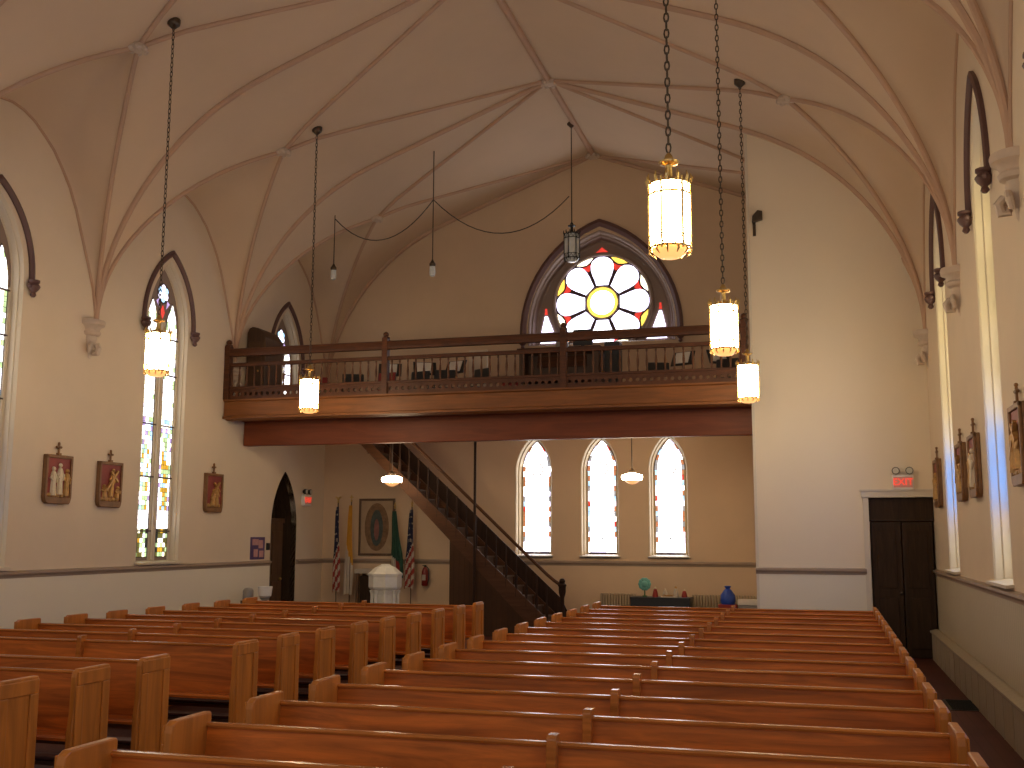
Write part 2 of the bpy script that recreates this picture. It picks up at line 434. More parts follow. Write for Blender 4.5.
MB().prism([(-.155, .425), (-.02, .425), (-.02, .47), (-.06, .475), (-.155, .45)], 'y', YF, BY-.02).build('top_cap', M['heat'], h)
MB().box((-.133, YF, .40), (-.03, BY-.02, .428)).build('vent_slot', M['black'], h)

# ------------------------------------------------------------------ windows
win_n = [0]
def ring(mb, loops, m=0):
    k = len(loops[0]); o = [p for l in loops for p in l]
    mb.add(o, [(i*k+j, i*k+(j+1) % k, (i+1)*k+(j+1) % k, (i+1)*k+j) for i in range(len(loops)-1) for j in range(k)], m)
def glass_quad(mb, q, m, d): mb.add([(u, d, z) for u, z in q], [(0, 1, 2, 3)], m)
def half_at(a, zs, za, z):
    if z <= zs: return a
    r = za-zs; R = (a*a+r*r)/(2*a); return max(0, a-R+math.sqrt(max(0, R*R-(z-zs)**2)))
def lancet(mb, uc, a, z0, zs, za, d, pal, rows, gap=.008, border=.17):
    zz = [z0+(za-.01-z0)*i/rows for i in range(rows+1)]
    cols = [-1, -1+2*border, -.25, .25, 1-2*border, 1]
    for i in range(rows):
        z_a, z_b = zz[i]+gap/2, zz[i+1]-gap/2
        wa, wb = half_at(a, zs, za, z_a), half_at(a, zs, za, z_b)
        for j in range(5):
            c0, c1 = cols[j], cols[j+1]
            q = [(uc+c0*wa+gap/2, z_a), (uc+c1*wa-gap/2, z_a), (uc+c1*wb-gap/2, z_b), (uc+c0*wb+gap/2, z_b)]
            if q[1][0] <= q[0][0]: continue
            glass_quad(mb, q, pal((z_a+z_b)/2, j, i), d)
GK = list(G); GM = [G[k] for k in GK]; GI = {k: i for i, k in enumerate(GK)}
def hood_mould(parent, w, z0, zs, za, wid=.10, dep=.075, stops=True):
    n = 14
    o = [(w, z0)] + arch_pts(w, zs, za, n) + [(-w, z0)]
    wi = w-wid; i_ = [(wi, z0)] + arch_pts(wi, zs, za-wid*1.25, n) + [(-wi, z0)]
    mid = [((a+c)/2, (b+e)/2) for (a, b), (c, e) in zip(o, i_)]
    mb = MB(); k = len(o)
    L = [[(u, 0, z) for u, z in o], [(u, -dep*.7, z) for u, z in o], [(u, -dep, z) for u, z in mid], [(u, -dep*.45, z) for u, z in i_], [(u, 0, z) for u, z in i_]]
    vs = [p for l in L for p in l]
    mb.add(vs, [(r*k+j, r*k+j+1, (r+1)*k+j+1, (r+1)*k+j) for r in range(4) for j in range(k-1)])
    hm = mb.build('hood_mould', M['hood'], parent)
    if stops:
        for s in (-1, 1):
            c = s*(w-wid/2)
            st = MB().lathe([(.02,-.22),(.045,-.19),(.03,-.15),(.07,-.11),(.095,-.06),(.06,-.02),(.085,0),(.085,.03)], (c, -.06, z0), 10)
            for k2 in (-1, 1): st.ball((c+k2*.075, -.06, z0-.06), .04, 8)
            st.build('label_stop', M['hood'], hm, smooth=True)
def make_window(loc, rz, w, z0, zs, za, prof, rm='reveal'):
    """prof: list of (inset, depth). returns root, plate depth, final (w,z0,zs,za)"""
    win_n[0] += 1
    root = struct(thing('window_%d' % win_n[0], None, None, loc, rz))
    loops = []
    for ins, d in prof:
        loops.append([(u, d, z) for u, z in outline(w-ins, z0+ins*.5, zs, za-ins*1.35)])
    mb = MB(); ring(mb, loops); mb.build('reveal', M[rm], root)
    return root, (w-prof[-1][0], z0+prof[-1][0]*.5, zs, za-prof[-1][0]*1.35, prof[-1][1])
def side_window(side, y, pal, short=False):
    x, rz = (XL, PI/2) if side == 'l' else (XR, -PI/2)
    z0 = 4.75 if short else W_0
    root, (w, a0, zs, za, d) = make_window((x, y, 0), rz, W_W, z0, W_S, W_A, [(0,0),(.012,.02),(.025,.05),(.045,.055),(.07,.13),(.085,.135),(.09,.15)] if side == 'l' else [(0,0),(.015,.02),(.03,.09),(.05,.10),(.075,.19),(.085,.20),(.09,.22)])
    # tracery plate, lancets and roundel
    MB().add([(u, d, z) for u, z in outline(w, a0, zs, za)], [tuple(range(len(outline(w, a0, zs, za))))]).build('window_frame', M['tracery'], root)
    gb = MB(); g = d-.012; lb = MB(); a = .165
    for s in (-1, 1):
        c = s*.29
        lz0 = a0+.06; lzs, lza = 5.42, 5.98
        lb.add([(u, d-.006, z) for u, z in outline(a+.015, lz0-.01, lzs, lza+.03, 8, c)], [tuple(range(len(outline(a, lz0, lzs, lza, 8, c))))])
        lancet(gb, c, a, lz0, lzs, lza, g, lambda z, j, i, s=s: GI[pal(z, j, i, s)], 16 if short else 56)
    zc = 6.13; R = .17
    lb.add([(R*1.1*math.cos(t*PI/8), d-.006, zc+R*1.1*math.sin(t*PI/8)) for t in range(16)], [tuple(range(16))])
    for k in range(6):
        t = PI/6+k*PI/3
        gb.add([(.1*math.cos(t)+.062*math.cos(q*PI/4), g, zc+.1*math.sin(t)+.062*math.sin(q*PI/4)) for q in range(8)], [tuple(range(8))], GI['pale' if k % 2 else 'sky'])
    gb.add([(.05*math.cos(q*PI/4), g, zc+.05*math.sin(q*PI/4)) for q in range(8)], [tuple(range(8))], GI['white'])
    gb.add([(u, g, z) for u, z in [(0,5.66),(.07,5.80),(0,5.93),(-.07,5.80)]], [(0,1,2,3)], GI['red'])
    for s in (-1, 1): gb.add([(u, g, z) for u, z in [(s*.10,5.86),(s*.20,5.97),(s*.13,6.02)]], [(0,1,2)], GI['purple'])
    lb.build('leading', M['lead'], root); gb.build('stained_glass', GM, root)
    mu = MB().box((-.10, d-.025, a0), (.10, d, 5.62)).box((-.05, d-.06, a0), (.05, d-.025, 5.62))
    for s in (-1, 1): mu.box((s*.49-.02, d-.03, a0), (s*.49+.02, d, 5.4))
    mu.build('mullion', M['reveal'], root, bevel=.012)
    bars = MB()
    for zb in (1.98, 2.9, 3.8, 4.7, 5.35):
        if zb > a0+.1: bars.box((-w+.02, d-.03, zb-.012), (w-.02, d-.005, zb+.012))
    bars.build('saddle_bar', M['lead'], root)
    if not short: MB().prism([(-.01, 0), (.14, 0), (.14, .05), (-.075, .02), (-.075, -.01)], 'x', -W_W-.05, W_W+.05).build('sill', M['reveal'], root, loc=(0, 0, W_0-.005))
    hood_mould(root, .785, 5.52, 5.56, 6.90, .085, .06)
    return root
def pal_left(z, j, i, s):
    r = rnd.random(); edge = j in (0, 4)
    if z < 2.08:                              # inscription panel at the foot
        if z > 2.0: return 'white'
        return rnd.choice(['dark', 'olive', 'dark', 'green']) if edge else rnd.choice(['olive', 'amber', 'green', 'cream', 'olive', 'pale'])
    if z < 2.35: return 'white' if r < .75 else 'pale'
    if z < 3.35:
        if edge: return rnd.choice(['white', 'pale', 'green', 'purple', 'white'])
        return rnd.choice(['amber', 'amber', 'amber', 'cream', 'green', 'sky'] if s > 0 else ['white', 'cream', 'amber', 'sky', 'green'])
    if z < 3.9: return rnd.choice(['green', 'pale', 'white', 'cream', 'sky', 'purple', 'white'])
    if edge: return rnd.choice(['pale', 'cream', 'green', 'white', 'white'])
    return 'white' if r < .75 else rnd.choice(['pale', 'cream'])
def pal_left_near(z, j, i, s):
    if 2.0 < z < 3.3: return rnd.choice(['blue', 'sky', 'sky', 'white', 'blue', 'purple'])
    return pal_left(z, j, i, s)
def pal_right(z, j, i, s):
    r = rnd.random()
    if z < 2.0: return 'raw' if r < .7 else 'green'
    if z < 2.25: return rnd.choice(['rao', 'rao', 'raw'])
    if z < 3.1: return 'rab'
    if z < 3.6: return 'raw'
    return 'ray' if r < .75 else rnd.choice(['raw', 'green'])
def pal_gal(z, j, i, s): return rnd.choice(['white', 'white', 'pale', 'cream'])
for y in WINS:
    side_window('l', y, pal_left_near if abs(y-11.97) < .5 else pal_left)
    side_window('r', y, pal_right)
side_window('l', GWY, pal_gal, True)
# three rear lancets
for x in LANC:
    root, (w, a0, zs, za, d) = make_window((x, YB, 0), 0, .40, 1.5, 3.30, 4.08, [(0,0),(.012,.02),(.025,.12),(.045,.13),(.065,.30)], 'tanpaint')
    ol = outline(w, a0, zs, za)
    MB().add([(u, d, z) for u, z in ol], [tuple(range(len(ol)))]).build('leading', M['lead'], root)
    gb = MB(); g = d-.01
    def pr(z, j, i):
        if z < 1.78: return GI[rnd.choice(['rwhite', 'rwhite', 'rlil'])]
        if j in (0, 4): return GI[rnd.choice(['orange', 'orange', 'rlil', 'red', 'sky', 'grey', 'grey', 'rlil', 'orange', 'rwhite'])]
        return GI['rwhite']
    lancet(gb, 0, w-.015, a0+.05, zs, za-.02, g, pr, 22, .006, .10)
    gb.build('stained_glass', GM, root)
    zc = 3.36
    MB().tube([(.135*math.cos(t*PI/12), g-.006, zc+.135*math.sin(t*PI/12)) for t in range(24)], .013, 6, closed=True).build('medallion_ring', M['tracery'], root)
    MB().prism([(-.035, 1.86), (.035, 1.86), (0, 1.91)], 'y', g-.012, g-.002).build('shield', M['lead'], root)
    MB().prism([(-.05, 0), (.26, 0), (.26, .05), (-.05, .02), (-.05, -.02)], 'x', -.43, .43).build('sill', M['white'], root, loc=(0, 0, 1.49))
    fr = MB()
    for s in (-1, 1): fr.box((s*(w-.012)-.02, d-.035, a0), (s*(w-.012)+.02, d, zs))
    fr.build('window_frame', M['tanpaint'], root)
# rose window
root, (w, a0, zs, za, d) = make_window((RUX, YB, 0), 0, 1.62, 6.05, 6.4, 8.56, [(0,0),(.03,.02),(.05,.10),(.08,.11),(.12,.26),(.15,.28)], 'tracery')
ol = outline(w, a0, zs, za, 16)
MB().add([(u, d, z) for u, z in ol], [tuple(range(len(ol)))]).build('window_frame', M['tracery'], root)
ZR, RR = 6.99, 1.06
MB().prism([(RR*math.cos(t*PI/24), ZR+RR*math.sin(t*PI/24)) for t in range(48)], 'y', d-.02, d).build('leading', M['lead'], root)
tr = MB().tube([((RR+.03)*math.cos(t*PI/24), d-.03, ZR+(RR+.03)*math.sin(t*PI/24)) for t in range(48)], .045, 8, closed=True)
tr.tube([(.36*math.cos(t*PI/16), d-.035, ZR+.36*math.sin(t*PI/16)) for t in range(32)], .02, 6, closed=True)
tr.build('tracery_ring', M['tracery'], root, smooth=True)
gb = MB(); g = d-.026
gb.add([(.35*math.cos(t*PI/16), g-.004, ZR+.35*math.sin(t*PI/16)) for t in range(32)], [tuple(range(32))], GI['ryel'])
gb.add([(.27*math.cos(t*PI/16), g-.008, ZR+.27*math.sin(t*PI/16)) for t in range(32)], [tuple(range(32))], GI['rwhite'])
pet = [(.39, 0.13), (.50, .165), (.62, .215), (.74, .25), (.84, .255), (.93, .22), (1.0, .14), (1.03, .05)]
def radial(a, pts): return [(r*math.cos(a)-q*math.sin(a), ZR+r*math.sin(a)+q*math.cos(a)) for r, q in pts]
for k in range(8):
    a = PI/2+k*PI/4
    full = [(r, -q) for r, q in pet]+[(r, q) for r, q in reversed(pet)]
    sh = radial(a, full); gb.add([(u, g, z) for u, z in sh], [tuple(range(len(sh)))], GI['rlil'])
    cr = sum(r for r, q in full)/len(full)
    sh2 = radial(a, [(cr+(r-cr)*.86, q*.84) for r, q in full]); gb.add([(u, g-.005, z) for u, z in sh2], [tuple(range(len(sh2)))], GI['rwhite'])
    a += PI/8
    sh = radial(a, [(1.01, -.2), (1.035, -.1), (1.04, 0), (1.035, .1), (1.01, .2), (.95, .09), (.925, 0), (.95, -.09)]); gb.add([(u, g, z) for u, z in sh], [tuple(range(len(sh)))], GI['ryel' if k % 2 else 'cream'])
    sh = radial(a, [(.91, -.11), (.895, 0), (.91, .11), (.77, .02), (.77, -.02)]); gb.add([(u, g, z) for u, z in sh], [tuple(range(len(sh)))], GI['red'])
for s in (-1, 1):
    for q, c in (([(.96,6.14),(1.40,6.14),(1.40,6.36),(1.06,6.36)], 'rlil'), ([(1.10,6.39),(1.38,6.39),(1.30,6.75),(1.24,6.75)], 'rlil'), ([(1.235,6.78),(1.305,6.78),(1.29,6.92),(1.25,6.92)], 'red')):
        gb.add([(s*u, g, z) for u, z in q], [tuple(range(len(q)))], GI[c])
for s in (-1, 1): gb.add([(s*u, g, z) for u, z in [(.08,6.12),(.5,6.12),(.42,6.02+.12),(.12,6.14)]], [(0,1,2,3)], GI['grey'])
gb.add([(u, g, z) for u, z in [(-.14,8.12),(.14,8.12),(.06,8.18),(0,8.24),(-.06,8.18)]], [(0,1,2,3,4)], GI['red'])
gb.build('stained_glass', GM, root)
hood_mould(root, 1.79, 6.2, 6.3, 8.80, .13, .09)

# ------------------------------------------------------------------ corbels
def make_corbel(loc, rz, label):
    t = thing('corbel', label, 'corbel', loc, rz, 'plaster corbels under the vault ribs')
    MB().lathe([(.10,-.22),(.15,-.20),(.165,-.16),(.14,-.13),(.16,-.08),(.215,-.05),(.225,0),(.215,.03),(.05,.05)], (0,0,0), 12, 0, PI, 2*PI).build('capital', M['carve'], t, smooth=True)
    b = MB().lathe([(.005,-.60),(.03,-.55),(.045,-.46),(.075,-.36),(.11,-.26),(.10,-.22)], (0,0,0), 10, 0, PI, 2*PI)
    b.tube([(0.0,-.12-.0,-.36),(.0,-.17,-.42),(0,-.15,-.50),(0,-.09,-.50),(0,-.09,-.44)], [.04,.045,.045,.035,.02], 8)
    for s in (-1, 1): b.tube([(s*.07,-.10,-.33),(s*.12,-.10,-.40),(s*.10,-.08,-.47),(s*.05,-.06,-.46)], [.03,.035,.03,.015], 8)
    b.build('carved_bracket', M['carve'], t, smooth=True)
    return t
c0 = make_corbel((XL-.012, 9.9, SPRING-.05), PI/2, 'pale plaster rib corbel on left wall, beyond the frame edge before the near window')
dup(c0, (XL-.012, 14.1, SPRING-.05), PI/2, 'pale carved plaster corbel on left wall between the two tall windows, above two plaques')
dup(c0, (XL-.012, 18.42, SPRING-.05), PI/2, 'plaster corbel on left wall at the left end of the gallery railing')
dup(c0, (XR+.012, 9.9, SPRING-.05), -PI/2, 'largest pale corbel at the right edge of the photo, beside the near right window')
dup(c0, (XR+.012, 14.1, SPRING-.05), -PI/2, 'pale corbel on right wall between the two tall right windows')
dup(c0, (XR+.012, 18.35, SPRING-.05), -PI/2, 'small corbel in the far right corner beside the tall blank plaster wall')

# ------------------------------------------------------------------ doors
dt = struct(thing('door_1', 'dark pointed-arch doorway in the left wall under the gallery', None, (XL, 20.64, 0), PI/2))
ol = outline(.56, .001, 2.10, 3.26); L2 = [[(u, dd, z) for u, z in ol] for dd in (0, .5)]
mb = MB(); ring(mb, L2); mb.build('door_lining', M['door'], dt)
MB().add([(u, .5, z) for u, z in ol], [tuple(range(len(ol)))]).build('transom_panel', M['door'], dt)
mb = MB().box((-.54, .30, .0), (.54, .42, 2.18)); mb.build('door_leaf', M['doorl'], dt, bevel=.01)
mb = MB()
for u0, u1, za_, zb_ in ((-.45,-.06,.2,.95),(.06,.45,.2,.95),(-.45,-.06,1.1,2.0),(.06,.45,1.1,2.0)): mb.box((u0, .285, za_), (u1, .30, zb_))
mb.build('door_panel', M['doorl'], dt, bevel=.008)
MB().ball((.40, .26, 1.0), .035, 10).build('door_knob', M['brass'], dt, smooth=True)
MB().box((-.55, .27, 2.18), (.55, .44, 2.28)).build('lintel', M['doorl'], dt)
dt = struct(thing('door_2', 'tall dark brown double door in the plastered enclosure by the right wall', None, (DX0, BY, 0), 0))
for k in range(2):
    x0 = .02+k*.48
    lf = MB().box((x0, .05, .01), (x0+.465, .09, 2.16)).build('door_leaf', M['door'], dt, bevel=.006)
    pn = MB()
    for za_, zb_ in ((.15,.95),(1.10,2.02)): pn.box((x0+.08, .035, za_), (x0+.385, .05, zb_))
    pn.build('door_panel', M['door'], lf, bevel=.008)
MB().box((.0, .04, 2.17), (1.0, .1, 2.55)).build('transom_panel', M['door'], dt, bevel=.006)
MB().ball((.45, .02, 1.02), .03, 10).build('door_knob', M['bronze'], dt, smooth=True)
mb = MB().box((-.09, -.025, 0), (0, .0, 2.55)).box((-.11, -.05, 2.56), (1.0, 0, 2.66)).box((-.13, -.07, 2.66), (1.0, 0, 2.69))
mb.build('door_casing', M['trimw'], dt)

# ------------------------------------------------------------------ gallery
gal = thing('gallery', 'wooden gallery balcony across the rear of the nave with orange-brown fascia', 'balcony', (0, 0, 0))
MB().box((XL+.02, 18.20, 4.17), (BX-.02, YB-.01, 4.22)).build('deck', M['fascia'], gal)
f = MB().prism([(18.10,4.10),(18.16,4.08),(18.26,4.08),(18.26,4.47),(18.02,4.47),(18.02,4.44),(18.06,4.42),(18.06,4.16),(18.02,4.14),(18.02,4.10)], 'x', XL+.02, BX-.02)
f.build('fascia', M['fascia'], gal)
MB().box((XL+.02, 18.26, 4.12), (BX-.02, 18.82, 4.168)).build('soffit', M['beam'], gal)
MB().box((XL+.02, 18.82, 3.65), (BX-.02, 19.0, 4.165)).build('beam', M['beam'], gal, bevel=.012)
MB().box((XL+.02, 19.0, 4.13), (BX-.02, YB-.02, 4.168)).build('ceiling_panel', M['back'], gal)
rl = thing('gallery_railing', 'dark wooden gallery railing with turned balusters and pierced lower band', 'railing', (0, GY+.05, 4.47))
x0, x1 = XL+.03, BX-.03
MB().prism([(-.055,.83),(.055,.83),(.06,.88),(.05,.97),(.02,.985),(-.02,.985),(-.05,.97),(-.06,.88)], 'x', x0, x1).build('top_rail', M['gwood'], rl)
MB().box((x0, -.035, .63), (x1, .035, .70)).build('middle_rail', M['gwood'], rl, bevel=.008)
MB().box((x0, -.04, .20), (x1, .04, .245)).build('lower_rail', M['gwood'], rl, bevel=.006)
# pierced band with round holes
band = MB(); xs = x0; outer = []; n = int((x1-x0)/.118); st = (x1-x0)/n
for k in range(n):
    a = x0+k*st; c = a+st/2; hole = [(c+.036*math.cos(t*PI/4+PI/8), .10+.036*math.sin(t*PI/4+PI/8)) for t in range(8)]
    loops = [[Vector((a,0,0)), Vector((a+st,0,0)), Vector((a+st,.2,0)), Vector((a,.2,0))], [Vector((*q, 0)) for q in hole]]
    tr_ = tessellate_polygon(loops); fl = [p for l in loops for p in l]
    for dd in (-.018, .018): band.add([(p.x, dd, p.y) for p in fl], [tuple(t) for t in tr_])
    band.add([(u, dd, z) for dd in (-.018, .018) for u, z in hole], [(i, (i+1) % 8, 8+(i+1) % 8, 8+i) for i in range(8)])
band.build('pierced_band', M['gwood'], rl)
newels = [x0+.03, -7.6, -4.25, x1-.04]
for x in newels:
    nb = MB().box((x-.055, -.065, 0), (x+.055, .065, 1.03))
    nb.lathe([(.07,1.03),(.075,1.05),(.04,1.07),(.055,1.10),(.045,1.14),(.01,1.16)], (x, 0, 0), 12)
    nb.build('newel_post', M['gwood'], rl)
bal = [(.012,.245),(.02,.26),(.013,.29),(.02,.36),(.0225,.42),(.014,.52),(.011,.57),(.018,.59),(.018,.632)]
first = None; nb = 62
for k in range(nb):
    x = x0+.12+(x1-x0-.24)*k/(nb-1)
    if min(abs(x-q) for q in newels) < .075: continue
    if first is None:
        first = MB().lathe(bal, (0,0,0), 8).build('baluster', M['gwoodz'], rl, smooth=True); first.location = (x, 0, 0)
    else:
        o = first.copy(); COL.objects.link(o); o.location = (x, 0, 0)

# ------------------------------------------------------------------ staircase
SY0, SY1, SX = 20.30, 21.24, -5.02
TR, RI, NS = .2045, .19, 22
sl = RI/TR
stt = thing('staircase', 'steep dark wooden staircase rising to the gallery with boarded closet beneath', 'staircase', (SX, SY0, 0))
for s in (0, SY1-SY0-.05):
    MB().prism([(.06, 0), (.06, .18), (0, .26), (-(4.12-.26)/sl, 4.12), (-4.38, 4.12), (-.22, 0)], 'y', s, s+.05).build('string', M['swood'], stt)
MB().prism([(.10, .05), (.10, .42), (-.05, .70), (-(4.12-.62)/sl, 4.12), (-(4.12-.2)/sl, 4.12), (0, .2)], 'y', SY1-SY0, SY1-SY0+.03).build('wall_panelling', M['dwood'], stt)
for i in range(NS-1):
    MB().box((-(i+1)*TR-.0, .05, (i+1)*RI-.03), (-i*TR+.03, SY1-SY0-.05, (i+1)*RI)).box((-i*TR-.02, .05, i*RI), (-i*TR, SY1-SY0-.05, (i+1)*RI-.03)).build('tread', M['tread'], stt)
xk = -2.07
MB().prism([(-.22, 0), (xk, 0), (xk, .99*(-xk-.22)-.002)], 'y', .005, .035).build('boarding', M['board'], stt)
MB().box((xk, .035, 0), (xk+.03, SY1-SY0-.05, 1.75)).build('closet_end', M['board'], stt)
MB().prism([(-2.05, 1.82), (-2.05, 1.86), (-4.31, 4.10), (-4.35, 4.10)], 'y', .05, SY1-SY0-.05).build('underside', M['swood'], stt)
for s in (.03,):
    hr = [(.19, s, .98), (.05, s, 1.07), (-.1, s, 1.0+.19)] + [(-x, s, .99+.10+x*sl) for x in (.5, 1.5, 2.5, 3.2)]
    MB().tube(hr, .032, 8).build('handrail', M['swood'], stt, smooth=True)
    nw = MB().lathe([(.075,0),(.075,.32),(.05,.36),(.06,.40),(.042,.55),(.04,.75),(.06,.82),(.07,.86),(.07,.96),(.085,.98),(.085,1.0),(.05,1.03),(.062,1.07),(.04,1.11),(.005,1.12)], (.20, s, 0), 12)
    nw.build('newel_post', M['dwood'], stt, smooth=True)
    proto = None
    for i in range(17):
        x = -(i+.5)*TR; zb = (i+1)*RI
        if proto is None:
            proto = MB().lathe([(.032,0),(.032,.14),(.02,.17),(.034,.26),(.036,.34),(.018,.46),(.013,.60),(.018,.66),(.018,.80)], (0,0,0), 8).build('baluster', M['dwood'], stt, smooth=True); proto.location = (x, s, zb)
        else:
            o = proto.copy(); COL.objects.link(o); o.location = (x, s, zb)
po = tag(MB().tube([(-6.55, 20.22, 0), (-6.55, 20.22, 4.125)], .026, 10).build('support_pole', M['dwood'], smooth=True), 'thin dark iron pole from the gallery beam down past the stair handrail', 'pole')

# ------------------------------------------------------------------ pews
def make_pew(xa, xb):
    # x from xa to xb, middle support at 0
    t = thing('pew', 'x', 'pew', (0,0,0), 0)
    prof = [(.01,0),(.01,.905),(0,.92),(-.34,.92),(-.375,.90),(-.385,.86),(-.39,.60),(-.41,.46),(-.41,0)]
    E = .05
    for s, x in ((-1, xa), (1, xb)):
        ep = MB().prism(prof, 'x', min(x, x-s*E), max(x, x-s*E)).build('end_panel', M['oakz'], t, bevel=.008)
        fr = MB(); a, b = sorted((x, x+s*.013))
        fr.box((a, -.375, .80), (b, .0, .90)).box((a, -.385, .02), (b, -.30, .80)).box((a, -.085, .02), (b, .0, .80)).box((a, -.30, .02), (b, -.085, .13))
        fr.build('panel_frame', M['oakz'], ep, bevel=.006)
    A, B = xa+E, xb-E
    MB().prism([(-.40,.405),(-.405,.425),(-.39,.44),(-.05,.415),(-.05,.39)], 'x', A, B).build('seat', M['oak'], t)
    MB().prism([(-.085,.415),(-.062,.405),(-.005,.84),(-.028,.845)], 'x', A, B).build('backrest', M['oak'], t)
    MB().prism([(-.042,.838),(.005,.838),(.008,.850),(-.002,.862),(-.036,.862),(-.047,.850)], 'x', A, B).build('top_rail', M['oakt'], t)
    MB().prism([(0,0),(0,.905),(-.08,.905),(-.095,.885),(-.105,.55),(-.125,.44),(-.38,.41),(-.35,.30),(-.35,0)], 'x', -.026, .026).build('middle_support', M['oakt'], t, bevel=.005)
    k = MB().box((A, .14, .10), (B, .30, .13)).build('kneeler', M['oakin'], t)
    MB().box((A+.02, .145, .13), (B-.02, .295, .165)).build('kneeler_pad', M['pad'], k, bevel=.012)
    return t
ordn = ['first', 'second', 'third', 'fourth', 'fifth', 'sixth', 'seventh', 'eighth', 'ninth', 'tenth', 'eleventh', 'twelfth', 'thirteenth', 'fourteenth', 'fifteenth', 'sixteenth']
pew0 = make_pew(-2.05, 2.02)
RX = -1.345
pew0.location = (RX, 3.90, 0); pew0['group'] = 'pews right of the centre aisle'
pew0['label'] = 'varnished oak pew right of the centre aisle, nearest row, mostly below the photo'
for k in range(15):
    lab = 'varnished oak pew in the right block, %s row counting back from the camera' % ordn[k]
    if k == 14: lab = 'varnished oak pew in the right block, rearmost row before the stair and table'
    dup(pew0, (RX+.003*k-.02, 4.73+.848*k, 0), None, lab)
LY = [6.6, 7.36, 8.12, 9.52, 10.32, 11.12, 11.95, 12.74, 13.56, 14.40, 15.22, 16.02]
lp = None
for k, y in enumerate(LY):
    xr = -5.37+(y-6.4)*.034
    lab = 'oak pew in the left block, %s row counting back from the camera' % ordn[k]
    if k == 11: lab = 'oak pew in the left block, rearmost row before the white font'
    if k == 2: lab = 'oak pew in the left block, third row, with the wide gap behind it'
    if k == 3: lab = 'oak pew in the left block, fourth row, first one behind the wide gap'
    if lp is None:
        lp = make_pew(-1.95, 1.95); lp.location = (xr-1.95, y, 0); lp['label'] = lab; lp['group'] = 'pews left of the centre aisle'
    else: dup(lp, (xr-1.95, y, 0), None, lab)

# ------------------------------------------------------------------ hanging lanterns
def chain_mesh(ztop, zbot):
    mb = MB(); z = zbot; k = 0
    while z < ztop-.02:
        h, w = .042, .018
        pts = []
        for t in range(8):
            a = 2*PI*t/8; u, v = w*math.cos(a), h*math.sin(a)
            pts.append((u, 0, z+h+v) if k % 2 == 0 else (0, u, z+h+v))
        mb.tube(pts, .0065, 4, closed=True); z += .066; k += 1
    return mb
def lantern(loc, label, lit=True):
    x, y, zb = loc; zc = vault(x, y)
    t = thing('lantern', label, 'hanging lantern', loc, 0, 'lit brass lanterns' if lit else None)
    R = .15
    frame = M['brass'] if lit else M['iron']
    H0, H1 = .06, .56
    g = MB().lathe([(R-.012, H0), (R, H0+.02), (R, H1-.02), (R-.012, H1)], (0,0,0), 12).build('glass_panels', M['lampglass'] if lit else M['dullglass'], t)
    b = MB().lathe([(.03,-.012),(.08,-.006),(.12,.02),(R-.01,H0)], (0,0,0), 12); b.build('bottom_bowl', M['lampbowl'] if lit else M['dullglass'], t, smooth=True)
    fr = MB()
    for k in range(6):
        a = k*PI/3+.26; c, s = math.cos(a), math.sin(a)
        fr.tube([((R+.006)*c, (R+.006)*s, H0-.02), ((R+.006)*c, (R+.006)*s, H1+.03)], .0105, 5)
    fr.build('uprights', frame, t)
    for zz, nm in ((H0, 'lower_band'), (H1-.09, 'upper_band')):
        rb = MB()
        rb.tube([((R+.008)*math.cos(k*PI/12), (R+.008)*math.sin(k*PI/12), zz) for k in range(24)], .009, 5, closed=True)
        rb.tube([((R+.008)*math.cos(k*PI/12), (R+.008)*math.sin(k*PI/12), zz+.085) for k in range(24)], .006, 5, closed=True)
        n2 = 48
        rb.tube([((R+.007)*math.cos(k*2*PI/n2), (R+.007)*math.sin(k*2*PI/n2), zz+.0425+.036*math.sin(k*PI/2)) for k in range(n2)], .005, 4, closed=True)
        rb.build(nm, frame, t)
    cr = MB()
    for k in range(12):
        a = k*PI/6; c, s = math.cos(a), math.sin(a)
        cr.tube([((R+.004)*c, (R+.004)*s, H1-.01), ((R+.022)*c, (R+.022)*s, H1+.04), ((R+.012)*c, (R+.012)*s, H1+.075)], [.014, .011, .003], 5)
        cr.tube([(R*c, R*s, H0), ((R+.012)*c, (R+.012)*s, H0-.03), ((R-.02)*c, (R-.02)*s, H0-.055)], [.010, .009, .003], 5)
    cr.build('crown', frame, t)
    MB().lathe([(R-.005,H1),(.09,H1+.035),(.03,H1+.06),(.026,H1+.13),(.03,H1+.15),(.075,H1+.165),(.08,H1+.18),(.035,H1+.2),(.03,H1+.225),(.012,H1+.25)], (0,0,0), 12).build('cap', frame, t, smooth=True)
    if lit: chain_mesh(zc-zb-.04, H1+.25).build('chain', M['bronze'], t)
    else: MB().tube([(0,0,H1+.24), (0,0,zc-zb-.03)], .012, 6).build('rod', M['bronze'], t)
    MB().lathe([(.02,-.09),(.05,-.06),(.085,-.03),(.09,0),(.09,.05)], (0,0,zc-zb-.02), 12).build('canopy', M['bronze'], t, smooth=True)
    return t
lantern((-1.03, 7.9, 3.99), 'largest lit lantern, nearest on the right, hanging in front of the rose window gable')
lantern((-.99, 12.1, 3.93), 'lit lantern second from the right, hanging above the right end of the gallery fascia')
lantern((-1.0, 16.3, 3.90), 'lit lantern rightmost and farthest, hanging beside the corner of the blank plaster wall')
lantern((-8.31, 12.1, 3.97), 'lit lantern hanging in front of the tall stained glass window in the left wall')
lantern((-8.22, 16.3, 3.95), 'lit lantern hanging in front of the left part of the gallery fascia')
lantern((-4.64, 20.5, 7.36), 'unlit grey lantern on a rod overlapping the upper left of the rose window', False)
